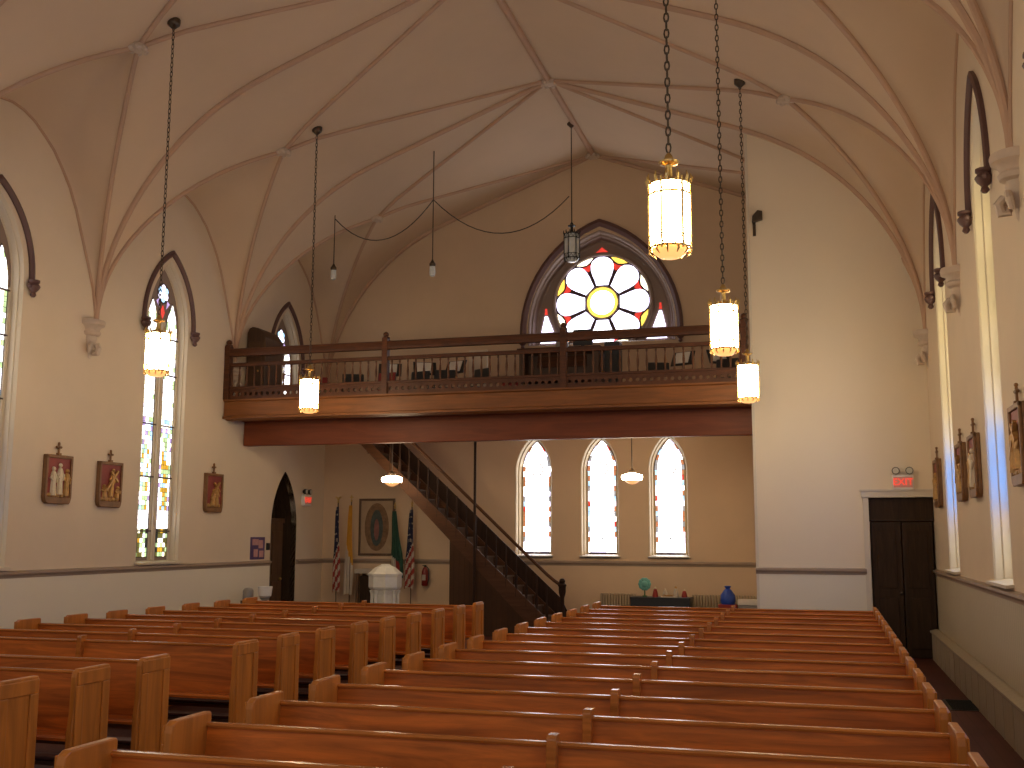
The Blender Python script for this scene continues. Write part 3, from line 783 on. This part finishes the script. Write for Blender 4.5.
def small_pendant(x, y, zb, label):
    zc = vault(x, y); t = thing('pendant_lamp', label, 'hanging lamp', (x, y, zb), 0, 'small unlit lamps above the gallery')
    MB().tube([(0,0,.30), (0,0,zc-zb)], .010, 6).build('rod', M['bronze'], t)
    MB().lathe([(.02,.2),(.06,.21),(.065,.25),(.03,.30),(.012,.34)], (0,0,0), 10).build('cap', M['bronze'], t, smooth=True)
    MB().lathe([(.02,0),(.05,.02),(.06,.08),(.055,.2)], (0,0,0), 10).build('glass_shade', M['dullglass'], t, smooth=True)
    return t
small_pendant(-7.05, 19.0, 6.85, 'small unlit lamp on a long rod, left of the rose window over the gallery')
small_pendant(-9.25, 19.25, 6.98, 'small unlit lamp near the left side of the vault, over the gallery window')
def swag(p, q, drop, n=16):
    p, q = Vector(p), Vector(q)
    return [p.lerp(q, i/n)-Vector((0,0,drop*4*(i/n)*(1-i/n))) for i in range(n+1)]
tag(MB().tube(swag((-9.25,19.25,8.25), (-7.05,19.0,8.38), .62), .010, 5).build('swag_cable', M['cable'], smooth=True), 'dark cable drooping between the two small lamps over the gallery', 'cable')
tag(MB().tube(swag((-7.05,19.0,8.38), (-4.68,20.45,8.70), .72), .010, 5).build('swag_cable', M['cable'], smooth=True), 'dark cable drooping from the second small lamp to the unlit grey lantern', 'cable')
def school_lamp(x, y, z, label):
    t = thing('schoolhouse_lamp', label, 'pendant lamp', (x, y, z), 0, 'white glass pendants under the gallery')
    MB().lathe([(.13,-.045),(.19,-.035),(.205,0),(.20,.045),(.12,.075),(.07,.085)], (0,0,0), 20).build('glass_shade', M['schoolglass'], t, smooth=True)
    MB().lathe([(.01,-.125),(.06,-.115),(.12,-.08),(.15,-.046)], (0,0,0), 20).build('bottom_bowl', M['schoolbowl'], t, smooth=True)
    MB().lathe([(.075,.083),(.07,.13),(.03,.16),(.02,.18)], (0,0,0), 12).build('fitter', M['bronze'], t, smooth=True)
    MB().tube([(0,0,.17), (0,0,4.12-z)], .010, 6).build('rod', M['bronze'], t)
    MB().lathe([(.06,-.03),(.065,.0),(.065,.012)], (0,0,4.115-z), 12).build('canopy', M['bronze'], t)
school_lamp(-8.05, 19.6, 2.99, 'lit white glass pendant under the gallery in front of the staircase')
school_lamp(-3.48, 20.5, 3.03, 'lit white glass pendant between the middle and right rear lancet windows')

# ------------------------------------------------------------------ stations of the cross
def station(loc, rz, label, figs, beam=None):
    t = thing('station_plaque', label, 'wall plaque', loc, rz, 'carved stations along the walls')
    w, h0, h1 = .29, -.36, .36
    out = [(-w+.07,h0),(w-.07,h0),(w-.02,h0+.03),(w,h0+.09),(w,h1),(-w,h1),(-w,h0+.09),(-w+.02,h0+.03)]
    MB().prism(out, 'y', -.045, 0).build('frame', M['goldf'], t, bevel=.01)
    rim = MB().box((-w,-.075,h0+.09),(-w+.045,-.045,h1)).box((w-.045,-.075,h0+.09),(w,-.045,h1)).box((-w,-.075,h1-.05),(w,-.045,h1))
    rim.prism([(-w+.07,h0),(w-.045,h0),(w-.02,h0+.03),(w,h0+.10),(-w,h0+.10),(-w+.02,h0+.03)], 'y', -.075, -.045)
    rim.build('moulding', M['goldf'], t, bevel=.01)
    MB().box((-w+.045,-.051,h0+.10),(w-.045,-.045,h1-.05)).build('background', M['redp'], t)
    gr = MB().lathe([(.03,-.02),(.04,.0),(.035,.05),(.02,.08)], (0,-.04,h0+.11), 10, 0, PI, 2*PI)
    for k in range(5): gr.ball((-.18+k*.09, -.055, h0+.13), .05, 8, sc=(1,.4,.7))
    gr.build('rocky_ground', M['gold'], t, smooth=True)
    for fx, fz, hh, mk, lean in figs:
        fb = MB(); z0 = h0+.12+fz; c = -.058
        P = lambda f: (fx+lean*f*hh, c, z0+f*hh)
        fb.tube([P(0), P(.2), P(.5), P(.72), P(.82), P(.86)], [.052,.05,.042,.052,.035,.016], 8)
        fb.ball(P(.93), .036, 8)
        fb.tube([P(.76), (fx+lean*hh*.7-.07, c-.012, z0+hh*.6), (fx-.02, c-.03, z0+hh*.5)], [.02,.017,.012], 6)
        fb.tube([P(.76), (fx+lean*hh*.7+.075, c-.012, z0+hh*.62), (fx+.05, c-.03, z0+hh*.45)], [.02,.017,.012], 6)
        fb.build('relief_figure', M[mk], t, smooth=True)
    if beam:
        (a, b), (c, e) = beam; bb = MB().bar((a,-.085,b),(c,-.085,e),.035,.03)
        mx, mz = a+(c-a)*.7, b+(e-b)*.7; dx, dz = (c-a), (e-b); l = math.hypot(dx, dz)
        bb.bar((mx-dz/l*.12,-.085,mz+dx/l*.12),(mx+dz/l*.12,-.085,mz-dx/l*.12),.03,.03); bb.build('carved_cross', M['gold'], t)
    cr = MB().box((-.03,-.06,h1),(.03,-.01,h1+.03)).box((-.011,-.045,h1+.03),(.011,-.02,h1+.17)).box((-.045,-.045,h1+.105),(.045,-.02,h1+.13))
    for p in ((-.045,.117),(.045,.117),(0,.175)): cr.ball((p[0],-.032,h1+p[1]), .02, 8)
    cr.build('crest_cross', M['goldf'], t)
station((XL, 13.50, 2.72), PI/2, 'leftmost gilt plaque, two pale robed figures on red, left wall', [(-.12,0,.42,'cream',0),(.02,.02,.46,'cream',0),(.16,0,.40,'gold',.05)])
station((XL, 14.72, 2.70), PI/2, 'gilt plaque with one striding golden figure on red, under the left corbel', [(.0,.05,.44,'gold',.12),(-.14,.02,.20,'gold',-.1),(.15,.02,.18,'gold',.2)], ((-.14,-.1),(.14,.22)))
station((XL, 17.78, 2.69), PI/2, 'small gilt plaque on left wall between stained window and arched door', [(-.08,0,.30,'gold',.2),(.08,.02,.34,'gold',-.1)], ((-.15,-.12),(.13,.2)))
station((XR, 17.45, 2.72), -PI/2, 'gilt plaque edge-on beside the dark double door, farthest on the right wall', [(-.08,0,.40,'gold',.1),(.1,.0,.36,'gold',-.1)])
station((XR, 14.55, 2.72), -PI/2, 'gilt plaque between the right windows, farther one of the pair', [(0,0,.44,'gold',.1),(.15,0,.34,'gold',0)], ((-.15,-.12),(.13,.2)))
station((XR, 13.3, 2.72), -PI/2, 'gilt plaque between the right windows, nearer one of the pair', [(-.12,0,.4,'gold',0),(.05,0,.44,'cream',0)])
station((XR, 10.36, 2.72), -PI/2, 'largest gilt plaque, cut by the right edge of the photo', [(-.1,0,.42,'gold',.1),(.08,.02,.40,'gold',-.1)], ((-.15,-.12),(.13,.2)))

# ------------------------------------------------------------------ exit signs
def text_mesh(name, body, size, m, parent, loc, rot):
    cu = bpy.data.curves.new(name, 'FONT'); cu.body = body; cu.size = size; cu.extrude = .004; cu.align_x = 'CENTER'; cu.align_y = 'CENTER'; cu.offset = -.001
    tmp = bpy.data.objects.new(name, cu); COL.objects.link(tmp)
    dg = bpy.context.evaluated_depsgraph_get(); me = bpy.data.meshes.new_from_object(tmp.evaluated_get(dg))
    bpy.data.objects.remove(tmp); me.materials.clear(); me.materials.append(m)
    o = bpy.data.objects.new(name, me); COL.objects.link(o); o.parent = parent; o.location = loc; o.rotation_euler = rot
    return o
def exit_sign(loc, rz, label, w=.33):
    t = thing('exit_sign', label, 'exit sign', loc, rz, 'lit red exit signs')
    MB().box((-w/2,-.08,-.12),(w/2,0,.12)).build('housing', M['white'], t, bevel=.008)
    MB().box((-w/2+.02,-.086,-.085),(w/2-.02,-.08,.085)).build('sign_face', M['exitface'], t)
    text_mesh('lettering', 'EXIT', .155, M['exitred'], t, (0,-.089,0), (PI/2,0,0))
    for s in (-1, 1):
        lb = MB().lathe([(.03,-.05),(.055,-.02),(.062,.03),(.058,.035)], (0,0,0), 12)
        lb.v = [(s*.105+p[0], -.06-p[2], .185+p[1]) for p in lb.v]; lb.build('emergency_lamp', M['black'], t, smooth=True)
        MB().add([(s*.105+.05*math.cos(k*PI/6), -.097, .185+.05*math.sin(k*PI/6)) for k in range(12)], [tuple(range(12))]).build('lens', M['lens'], t)
        MB().tube([(s*.06,-.04,.11),(s*.105,-.045,.14)], .012, 6).build('bracket', M['white'], t)
exit_sign((1.275, BY, 2.80), 0, 'lit red exit sign with twin lamps over the dark double door at right')
exit_sign((XL, 21.56, 2.68), PI/2, 'small red exit sign right of the arched doorway on the left wall')

# ------------------------------------------------------------------ wall bits
t = thing('wall_bracket', 'small dark speaker bracket high on the blank plaster wall', 'bracket', (-.92, BY, 7.32))
MB().box((-.07,-.02,-.22),(-.02,0,.10)).build('back_plate', M['bronze'], t)
MB().prism([(-.08,.0),(.10,.05),(.10,.20),(.02,.22),(-.07,.12)], 'y', -.10, -.02).build('speaker_body', M['bronze'], t, bevel=.01)
t = thing('poster', 'small purple and pink poster on left wall beside the arched doorway', 'poster', (XL, 19.55, 1.66), PI/2)
MB().box((-.28,-.012,-.22),(.28,0,.22)).build('sheet', M['purple'], t)
pb = MB()
for a, b, c, e in ((-.22,.02,.06,.18),(.03,.20,.0,.16),(-.16,.0,-.17,-.02),(.06,.23,-.18,-.05)): pb.box((a,-.016,c),(b,-.012,e))
pb.build('picture', M['pink'], t)
tag(MB().box((XL, 19.90, 1.62), (XL+.05, 19.98, 1.76)).build('wall_switch', M['black'], bevel=.005), 'small black switch box between the poster and the arched doorway', 'switch')
t = thing('hook', 'small dark hook on the right side of the vault near the top edge', 'hook', (.20, 9.0, vault(.20, 9.0)))
MB().tube([(0,0,.0),(0,0,-.06),(.04,0,-.10),(.07,0,-.06)], .012, 6).build('wire', M['iron'], t)
gt = thing('floor_grate', 'black iron floor grate in the right side aisle', 'grate', (1.46, 13.7, 0))
MB().box((-.16,-.42,0),(.16,.42,.006)).build('frame', M['grate'], gt)
gb = MB()
for k in range(12): gb.box((-.14,-.38+k*.066,.006),(.14,-.36+k*.066,.014))
gb.build('bars', M['grate'], gt)

# ------------------------------------------------------------------ items under the gallery, left
t = thing('baptismal_font', 'white marble octagonal baptismal font with a peaked lid', 'font', (-8.11, 19.5, 0))
o8 = PI/8
MB().lathe([(.30,0),(.30,.10),(.24,.14),(.13,.2),(.12,.5)], (0,0,0), 8, off=o8).build('pedestal', M['marble'], t)
MB().lathe([(.16,.50),(.20,.62),(.22,.80),(.25,.88),(.30,.92),(.315,.95),(.315,1.14),(.32,1.16)], (0,0,0), 8, off=o8).build('bowl', M['marble'], t)
MB().lathe([(.335,1.16),(.335,1.20),(.30,1.22),(.20,1.31),(.10,1.355),(.08,1.375),(.0,1.38)], (0,0,0), 8, off=o8).build('lid', M['marble'], t)
for k in range(8):
    a = k*PI/4+o8; MB().lathe([(.05,.10),(.035,.14),(.032,.82),(.055,.88)], (.245*math.cos(a), .245*math.sin(a), 0), 8).build('column', M['marble'], t)
t = thing('water_stoup', 'white basin on a stand in front of the arched doorway', 'basin', (-10.12, 18.5, 0))
MB().lathe([(.16,0),(.16,.04),(.05,.08),(.05,.70),(.10,.76)], (0,0,0), 12).build('stand', M['grey'], t, smooth=True)
MB().lathe([(.08,.76),(.12,.79),(.13,.86),(.14,.96),(.12,.965),(.10,.90),(.02,.86)], (0,0,0), 16).build('bowl', M['white'], t, smooth=True)
t = thing('water_dispenser', 'small grey dispenser on a stand, left of the white basin', 'dispenser', (-10.47, 18.5, 0))
MB().box((-.10,-.10,0),(.10,.10,.70)).build('stand', M['doorl'], t)
MB().lathe([(.09,.70),(.10,.72),(.10,.88),(.07,.92),(.03,.93)], (0,0,0), 12).build('tank', M['grey'], t, smooth=True)
t = thing('framed_picture', 'wooden framed picture of a dark upright oval hanging between the flags', 'picture', (-9.575, YB, 2.11))
w, hh = .43, .63
fr = MB().box((-w,-.05,-hh),(-w+.05,0,hh)).box((w-.05,-.05,-hh),(w,0,hh)).box((-w+.05,-.05,hh-.05),(w-.05,0,hh)).box((-w+.05,-.05,-hh),(w-.05,0,-hh+.05))
fr.build('frame', M['doorl'], t, bevel=.008)
MB().box((-w+.05,-.025,-hh+.05),(w-.05,0,hh-.05)).build('print_sheet', M['paper'], t)
def ell(a, b, c=0, n=28): return [(a*math.cos(k*2*PI/n), c+b*math.sin(k*2*PI/n)) for k in range(n)]
MB().prism(ell(.29,.53), 'y', -.029, -.025).build('oval', M['oval'], t)
MB().prism(ell(.15,.40,-.02), 'y', -.033, -.029).build('inner_oval', M['robe'], t)
MB().prism(ell(.06,.24,-.06), 'y', -.036, -.033).build('centre_motif', M['rose_in'], t)
t = thing('side_table', 'small wooden table with a pale cloth below the framed picture', 'table', (-9.52, 22.22, 0))
for sx in (-1, 1):
    for sy in (-1, 1): MB().box((sx*.30-.03, sy*.17-.03, 0), (sx*.30+.03, sy*.17+.03, 1.14)).build('leg', M['doorl'], t)
MB().box((-.35,-.23,1.14),(.35,.23,1.18)).build('table_top', M['doorl'], t)
MB().box((-.355,-.235,1.10),(.355,.235,1.195)).build('cloth', M['fwhite'], t, bevel=.01)
MB().box((-.26,-.15,0),(.26,.18,1.05)).build('under_table_shade', M['door'], t)  # dark block added as the shade in the gap under the table top
def flag(x, y, label, ztop, zlo, hi, colf, wid=.11, lean=0, finial='spear'):
    t = thing('flag', label, 'flag', (x, y, 0), 0, 'flags on poles against the rear wall')
    MB().tube([(0,0,.03),(0,0,ztop)], .014, 8).build('pole', M['doorl'], t)
    MB().lathe([(.11,0),(.11,.02),(.05,.05),(.03,.09)], (0,0,0), 16).build('base', M['brass'], t, smooth=True)
    f_ = MB().ball((0,0,ztop), .025, 8)
    if finial == 'spear': f_.lathe([(.012,.02),(.03,.05),(.004,.13)], (0,0,ztop), 8)
    elif finial == 'cross': f_.box((-.008,-.008,ztop),(.008,.008,ztop+.13)).box((-.045,-.008,ztop+.07),(.045,.008,ztop+.088))
    else:
        f_.ball((0,0,ztop+.06), .03, 8, sc=(1,1,1.3))
        for s in (-1, 1): f_.tube([(0,0,ztop+.06),(s*.05,0,ztop+.11),(s*.08,0,ztop+.08)], [.02,.014,.004], 6)
    f_.build('finial', M['brass'], t, smooth=True)
    NC, NR = 30, 48; cl = MB(); mats_ = []; names = []
    vs = []
    for r in range(NR+1):
        v = r/NR; z = hi+(zlo-hi)*v
        wd = wid*(.25+.75*min(1, v*1.6))*(1-.12*max(0, v-.75)*4)
        for c in range(NC+1):
            q = c/NC*2-1
            vs.append((q*wd+lean*v+.012*math.sin(v*7+q*2), -.035-.03*math.sin(q*PI*3.2+v*1.5)*(.4+.6*v), z-.10*v*(q*q)*(.5)))
    fs = []; ms = []
    for r in range(NR):
        for c in range(NC):
            nm = colf(r/NR, c/NC*2-1)
            if nm not in names: names.append(nm)
            fs.append((r*(NC+1)+c, r*(NC+1)+c+1, (r+1)*(NC+1)+c+1, (r+1)*(NC+1)+c)); ms.append(names.index(nm))
    cl.v = vs; cl.f = fs; cl.m = ms
    o = cl.build('cloth', [M[n] for n in names], t, smooth=True, normals=False)
def us_flag(v, q):
    if v < .52-.12*q:
        return 'fwhite' if (int(v*40) % 3 == 0 and int((q+1)*8+int(v*40)) % 4 == 0) else 'navy'
    return 'red' if int((v*9+q*1.1)*1.6) % 2 == 0 else 'fwhite'
flag(-10.36, 22.12, 'striped flag furled on a pole, leftmost of the four, by the corner', 2.66, .72, 2.55, us_flag, .085, .0, 'eagle')
flag(-10.04, 22.12, 'yellow and white flag furled on a pole, left of the framed picture', 2.68, .66, 2.58, lambda v, q: 'yellow' if v < .55+.12*q else 'fwhite', .10, -.04, 'cross')
flag(-9.0, 22.12, 'green white and red flag furled on a pole, right of the framed picture', 2.52, 1.05, 2.45, lambda v, q: 'green' if v < .75+.1*q or q > .3 else ('fwhite' if v < .55 or q < -.2 else 'red'), .13, .10, 'spear')
flag(-8.60, 22.12, 'striped flag with starred canton, rightmost of the four, by the extinguisher', 2.56, .82, 2.48, us_flag, .105, -.05, 'spear')
t = thing('fire_extinguisher', 'dark red fire extinguisher hung on the rear wall left of the stair closet', 'fire extinguisher', (-8.38, YB-.11, .84))
MB().lathe([(.06,0),(.075,.02),(.075,.30),(.05,.37),(.025,.40)], (0,0,0), 14).build('cylinder', M['extred'], t, smooth=True)
MB().lathe([(.025,.40),(.03,.43),(.012,.45)], (0,0,0), 8).box((-.06,-.012,.43),(.03,.012,.445)).build('valve', M['black'], t)
MB().tube([(.03,-.02,.42),(.10,-.03,.36),(.10,-.03,.15),(.08,-.04,.05)], .012, 6).build('hose', M['black'], t, smooth=True)
MB().box((-.04,.07,.1),(.04,.11,.35)).build('wall_bracket', M['iron'], t)
MB().box((-.04,-.079,.12),(.04,-.07,.24)).build('paper_label', M['fwhite'], t)

# ------------------------------------------------------------------ items under the gallery, right
def radiator(x, n, label):
    t = thing('radiator', label, 'radiator', (x, 22.33, 0), 0, 'cast iron radiators on the rear wall')
    for k in range(n):
        mb = MB().tube([(k*.058,-.08,.0),(k*.058,-.08,.70),(k*.058,-.05,.74),(k*.058,.05,.74),(k*.058,.08,.70),(k*.058,.08,.0)], .017, 6)
        mb.build('section', M['radiator'], t, smooth=True)
    MB().box((-.02,-.03,.08),((n-1)*.058+.02,.03,.12)).build('lower_pipe', M['radiator'], t)
radiator(-4.46, 13, 'tan cast iron radiator left of the dark table at the rear wall')
radiator(-2.58, 23, 'tan cast iron radiator right of the dark table at the rear wall')
t = thing('display_table', 'low dark covered table at the rear wall below the middle windows', 'table', (-3.16, 21.95, 0))
MB().box((-.60,-.25,.68),(.60,.25,.72)).build('table_top', M['black'], t, bevel=.005)
MB().box((-.59,-.245,.10),(.59,.235,.68)).build('table_cover', M['black'], t)
for sx in (-1, 1):
    for sy in (-1, 1): MB().box((sx*.55-.025, sy*.2-.025, 0),(sx*.55+.025, sy*.2+.025, .10)).build('leg', M['iron'], t)
t = thing('teal_flower', 'round teal paper flower standing on the left of the dark table', 'ornament', (-3.49, 21.9, .72))
MB().lathe([(.05,0),(.05,.02),(.015,.03),(.012,.16)], (0,0,0), 10).build('stem', M['plant'], t)
pb = MB()
for k in range(10): pb.ball((.085*math.cos(k*PI/5), 0, .25+.085*math.sin(k*PI/5)), .05, 8, sc=(1,.5,1))
pb.ball((0,-.02,.25), .07, 10, sc=(1,.5,1)); pb.build('petals', M['teal'], t, smooth=True)
def figurine(x, y, mk, mk2, hgt, label, group=None):
    t = thing('figurine', label, 'figurine', (x, y, .72), 0, 'small figures on the dark table')
    MB().lathe([(.055,0),(.06,.02),(.045,hgt*.5),(.03,hgt*.75),(.012,hgt*.8)], (0,0,0), 10).build('body', M[mk], t, smooth=True)
    MB().ball((0,0,hgt*.88), hgt*.12, 10).build('head', M[mk2], t, smooth=True)
figurine(-3.27, 21.85, 'red', 'cream', .20, 'red-robed small figure beside the teal flower on the dark table')
figurine(-3.08, 21.9, 'fwhite', 'cream', .17, 'white small figure in the middle of the dark table')
figurine(-2.86, 21.86, 'fwhite', 'gold', .22, 'white figure with gilt head, right of the table middle')
figurine(-2.70, 21.92, 'red', 'cream', .16, 'short red figure at the right end of the dark table')
t = thing('crib_box', 'low white tray of straw on the dark table', 'tray', (-3.0, 21.755, .72))
MB().box((-.14,-.07,0),(.14,.07,.02)).build('base', M['fwhite'], t)
tb = MB()
for k in range(14): tb.bar((rnd.uniform(-.12,.12), rnd.uniform(-.05,.05), .025), (rnd.uniform(-.12,.12), rnd.uniform(-.05,.05), .05), .012)
tb.build('straw', M['gold'], t)
t = thing('blue_bag', 'bright blue bag standing by the radiator at the rear right', 'bag', (-1.85, 21.95, 0))
MB().box((-.18,-.14,0),(.18,.14,.60)).build('carton', M['red'], t, bevel=.01)
MB().lathe([(.13,.60),(.15,.66),(.14,.78),(.07,.88),(.04,.90),(.07,.95),(.03,.96)], (0,0,0), 12).build('sack', M['blue'], t, smooth=True)
t = thing('storage_box', 'white lidded box beside the blue bag at the enclosure corner', 'box', (-1.40, 21.95, 0))
MB().box((-.24,-.15,0),(.24,.15,.60)).build('carton', M['grey'], t, bevel=.008)
MB().box((-.255,-.165,.60),(.255,.165,.70)).build('lid', M['white'], t, bevel=.008)

# ------------------------------------------------------------------ gallery furnishings
GZ = 4.222
t = thing('gallery_cabinet', 'large dark brown cabinet with sloping top at the left end of the gallery', 'cabinet', (-10.68, 19.15, GZ))
MB().prism([(-.19,0),(.22,0),(.22,1.58),(.14,1.70),(.04,1.77),(-.08,1.80),(-.15,1.77),(-.19,1.68)], 'y', -.35, .35).build('body', M['brownbox'], t, bevel=.015)
MB().box((-.14,-.37,.2),(.17,-.35,1.5)).build('door', M['brownbox'], t, bevel=.01)
MB().ball((.09,-.385,.9), .022, 8).build('knob', M['brass'], t)
t = thing('organ_console', 'brown wooden organ console in front of the rose window', 'organ', (-4.85, 20.5, GZ))
for s in (-1, 1): MB().box((s*.75-.05,-.3,.0),(s*.75+.05,.45,1.32)).build('side_panel', M['brownbox'], t, bevel=.01)
MB().box((-.70,.0,.0),(.70,.42,1.25)).build('case', M['brownbox'], t, bevel=.01)
MB().box((-.84,-.34,1.32),(.84,.48,1.36)).build('top_board', M['gwood'], t, bevel=.01)
MB().box((-.68,-.28,.70),(.68,.0,.78)).build('key_desk', M['gwood'], t, bevel=.008)
MB().box((-.55,-.27,.78),(.55,-.12,.80)).build('keyboard', M['fwhite'], t)
MB().box((-.5,-.02,1.0),(.5,.0,1.30),rot=rotx(-.25)).build('music_desk', M['gwood'], t, bevel=.006)
t = thing('organ_bench', 'long wooden organ bench before the organ console', 'bench', (-4.85, 19.75, GZ))
MB().box((-.55,-.17,.46),(.55,.17,.50)).build('seat', M['gwood'], t, bevel=.006)
for s in (-1, 1): MB().box((s*.48-.03,-.15,0),(s*.48+.03,.15,.46)).build('leg', M['gwood'], t, bevel=.006)
t = thing('monitor', 'dark screen standing on the organ console against the rose window', 'screen', (-4.47, 20.7, GZ+1.364))
MB().box((-.20,-.02,.10),(.20,.02,.42)).build('screen', M['black'], t, bevel=.008)
MB().box((-.03,-.02,.01),(.03,.02,.12)).box((-.1,-.08,0),(.1,.08,.012)).build('stand', M['black'], t)
tag(MB().box((-5.0,20.6,GZ+1.364),(-4.78,20.8,GZ+1.624)).build('paper_box', M['grey'], bevel=.006), 'grey box on the organ console left of the dark screen', 'box')
t = thing('loudspeaker', 'tall dark loudspeaker right of the organ console', 'speaker', (-3.82, 20.5, GZ))
MB().box((-.15,-.15,0),(.15,.15,1.45)).build('cabinet', M['black'], t, bevel=.01)
MB().box((-.13,-.165,.1),(.13,-.15,1.2)).build('grille', M['iron'], t)
def stand_proto():
    t = thing('music_stand', 'x', 'music stand', (0,0,0), 0, 'music stands in the gallery')
    for k in range(3):
        a = k*2*PI/3+.5; MB().tube([(0,0,.22),(.24*math.cos(a),.24*math.sin(a),.01)], .010, 6).build('leg', M['iron'], t)
    MB().tube([(0,0,.15),(0,0,.95)], .012, 6).build('post', M['iron'], t)
    MB().box((-.23,-.008,.86),(.23,.008,1.16),rot=rotx(-.45)).build('desk', M['iron'], t)
    MB().box((-.16,-.022,.90),(.14,-.012,1.14),rot=rotx(-.45),about=(0,0,1.01)).build('sheet_music', M['white'], t)
    return t
def chair_proto(m, nm):
    t = thing(nm, 'x', 'chair', (0,0,0), 0, 'chairs in the gallery')
    MB().box((-.21,-.21,.43),(.21,.2,.47)).build('seat', m, t, bevel=.01)
    MB().box((-.20,.18,.60),(.20,.205,.86),rot=rotx(-.12)).build('backrest', m, t, bevel=.01)
    for sx in (-1, 1):
        MB().tube([(sx*.2,-.19,0),(sx*.2,.12,.45)], .012, 6).build('leg', M['iron'], t)
        MB().tube([(sx*.2,.20,0),(sx*.2,.16,.45),(sx*.2,.21,.85)], .012, 6).build('leg', M['iron'], t)
    return t
st_ = [(-8.30, 20.0, .3, 'music stand with white sheets just left of the second newel of the railing'),
       (-6.90, 20.0, -.3, 'music stand with white sheets, left of the white panel in the gallery'),
       (-7.55, 20.0, .5, 'music stand half behind the balusters, right of the second newel'),
       (-2.42, 20.1, -.4, 'dark music stand in the gallery right of the rose window'),
       (-1.75, 20.1, .6, 'dark music stand nearest the right end of the gallery')]
p0 = stand_proto()
for i, (x, y, r, lab) in enumerate(st_):
    if i == 0: p0.location = (x, y, GZ); p0.rotation_euler.z = r; p0['label'] = lab
    else: dup(p0, (x, y, GZ), r, lab)
cp = chair_proto(M['black'], 'folding_chair')
cs = [(-8.75, 19.2, .4, 'black chair in the gallery left of the second newel, behind the balusters'), (-7.45, 19.2, -.2, 'black chair in the gallery just right of the second newel'),
      (-6.85, 19.15, .2, 'black chair in the gallery beneath the music stand with white sheets'), (-6.25, 19.2, -.5, 'black chair in the gallery just left of the white panel'),
      (-2.75, 19.3, .3, 'black chair in the gallery beneath the right corner of the rose window'), (-1.6, 19.2, -.3, 'black chair at the far right end of the gallery')]
for i, (x, y, r, lab) in enumerate(cs):
    if i == 0: cp.location = (x, y, GZ); cp.rotation_euler.z = r; cp['label'] = lab
    else: dup(cp, (x, y, GZ), r, lab)
rp = chair_proto(M['red'], 'padded_chair')
rc = [(-9.6, 19.4, .5, 'red chair in the gallery below the gallery stained window'), (-8.15, 19.2, -.2, 'red chair in the gallery among the black chairs left of the second newel'), (-6.0, 20.5, 0, 'red chair in the gallery between white panel and organ')]
for i, (x, y, r, lab) in enumerate(rc):
    if i == 0: rp.location = (x, y, GZ); rp.rotation_euler.z = r; rp['label'] = lab
    else: dup(rp, (x, y, GZ), r, lab)
t = thing('white_screen', 'pale upright panel standing in the gallery left of the organ', 'panel', (-6.72, 20.9, GZ))
MB().box((-.20,-.02,.02),(.20,.02,1.5)).build('panel', M['trimw'], t, bevel=.006)
for s in (-1, 1): MB().box((s*.15-.02,-.15,0),(s*.15+.02,.15,.03)).build('foot', M['grey'], t)
t = thing('low_cupboard', 'low dark brown cupboard in the gallery behind the balusters', 'cupboard', (-7.9, 21.3, GZ))
MB().box((-.7,-.2,0),(.7,.2,.78)).build('body', M['brownbox'], t, bevel=.01)
for s in (-1, 1): MB().box((s*.34-.31,-.215,.06),(s*.34+.31,-.2,.72)).build('door', M['brownbox'], t, bevel=.006)

# ------------------------------------------------------------------ world, camera
w = bpy.data.worlds.new('world'); scn.world = w; w.use_nodes = True
bg = w.node_tree.nodes['Background']; bg.inputs[0].default_value = (1, .925, .83, 1); bg.inputs[1].default_value = .70

F, pitch, yaw, roll = 1076.6, .14109, .27927, .0033
cp_, sp_, cy, sy = math.cos(pitch), math.sin(pitch), math.cos(yaw), math.sin(yaw)
fwd = Vector((-sy*cp_, cy*cp_, sp_)); right = Vector((cy, sy, 0)); up = right.cross(fwd)
r2 = math.cos(roll)*right+math.sin(roll)*up; u2 = -math.sin(roll)*right+math.cos(roll)*up
cam = bpy.data.cameras.new('camera'); co = bpy.data.objects.new('camera', cam); COL.objects.link(co)
mw = Matrix.Identity(4)
for i in range(3): mw[i][0] = r2[i]; mw[i][1] = u2[i]; mw[i][2] = -fwd[i]
mw[0][3], mw[1][3], mw[2][3] = 0, 0, 1.9
co.matrix_world = mw
cam.sensor_width = 36; cam.sensor_fit = 'HORIZONTAL'; cam.lens = F*36/1024; cam.clip_start = .05; cam.clip_end = 200
scn.camera = co
vs = scn.view_settings
scn.display_settings.display_device = 'sRGB'
vs.view_transform = 'Standard'; vs.look = 'None'; vs.gamma = 1; vs.exposure = .07; vs.use_curve_mapping = False
scn.cycles.max_bounces = 10; scn.cycles.diffuse_bounces = 6
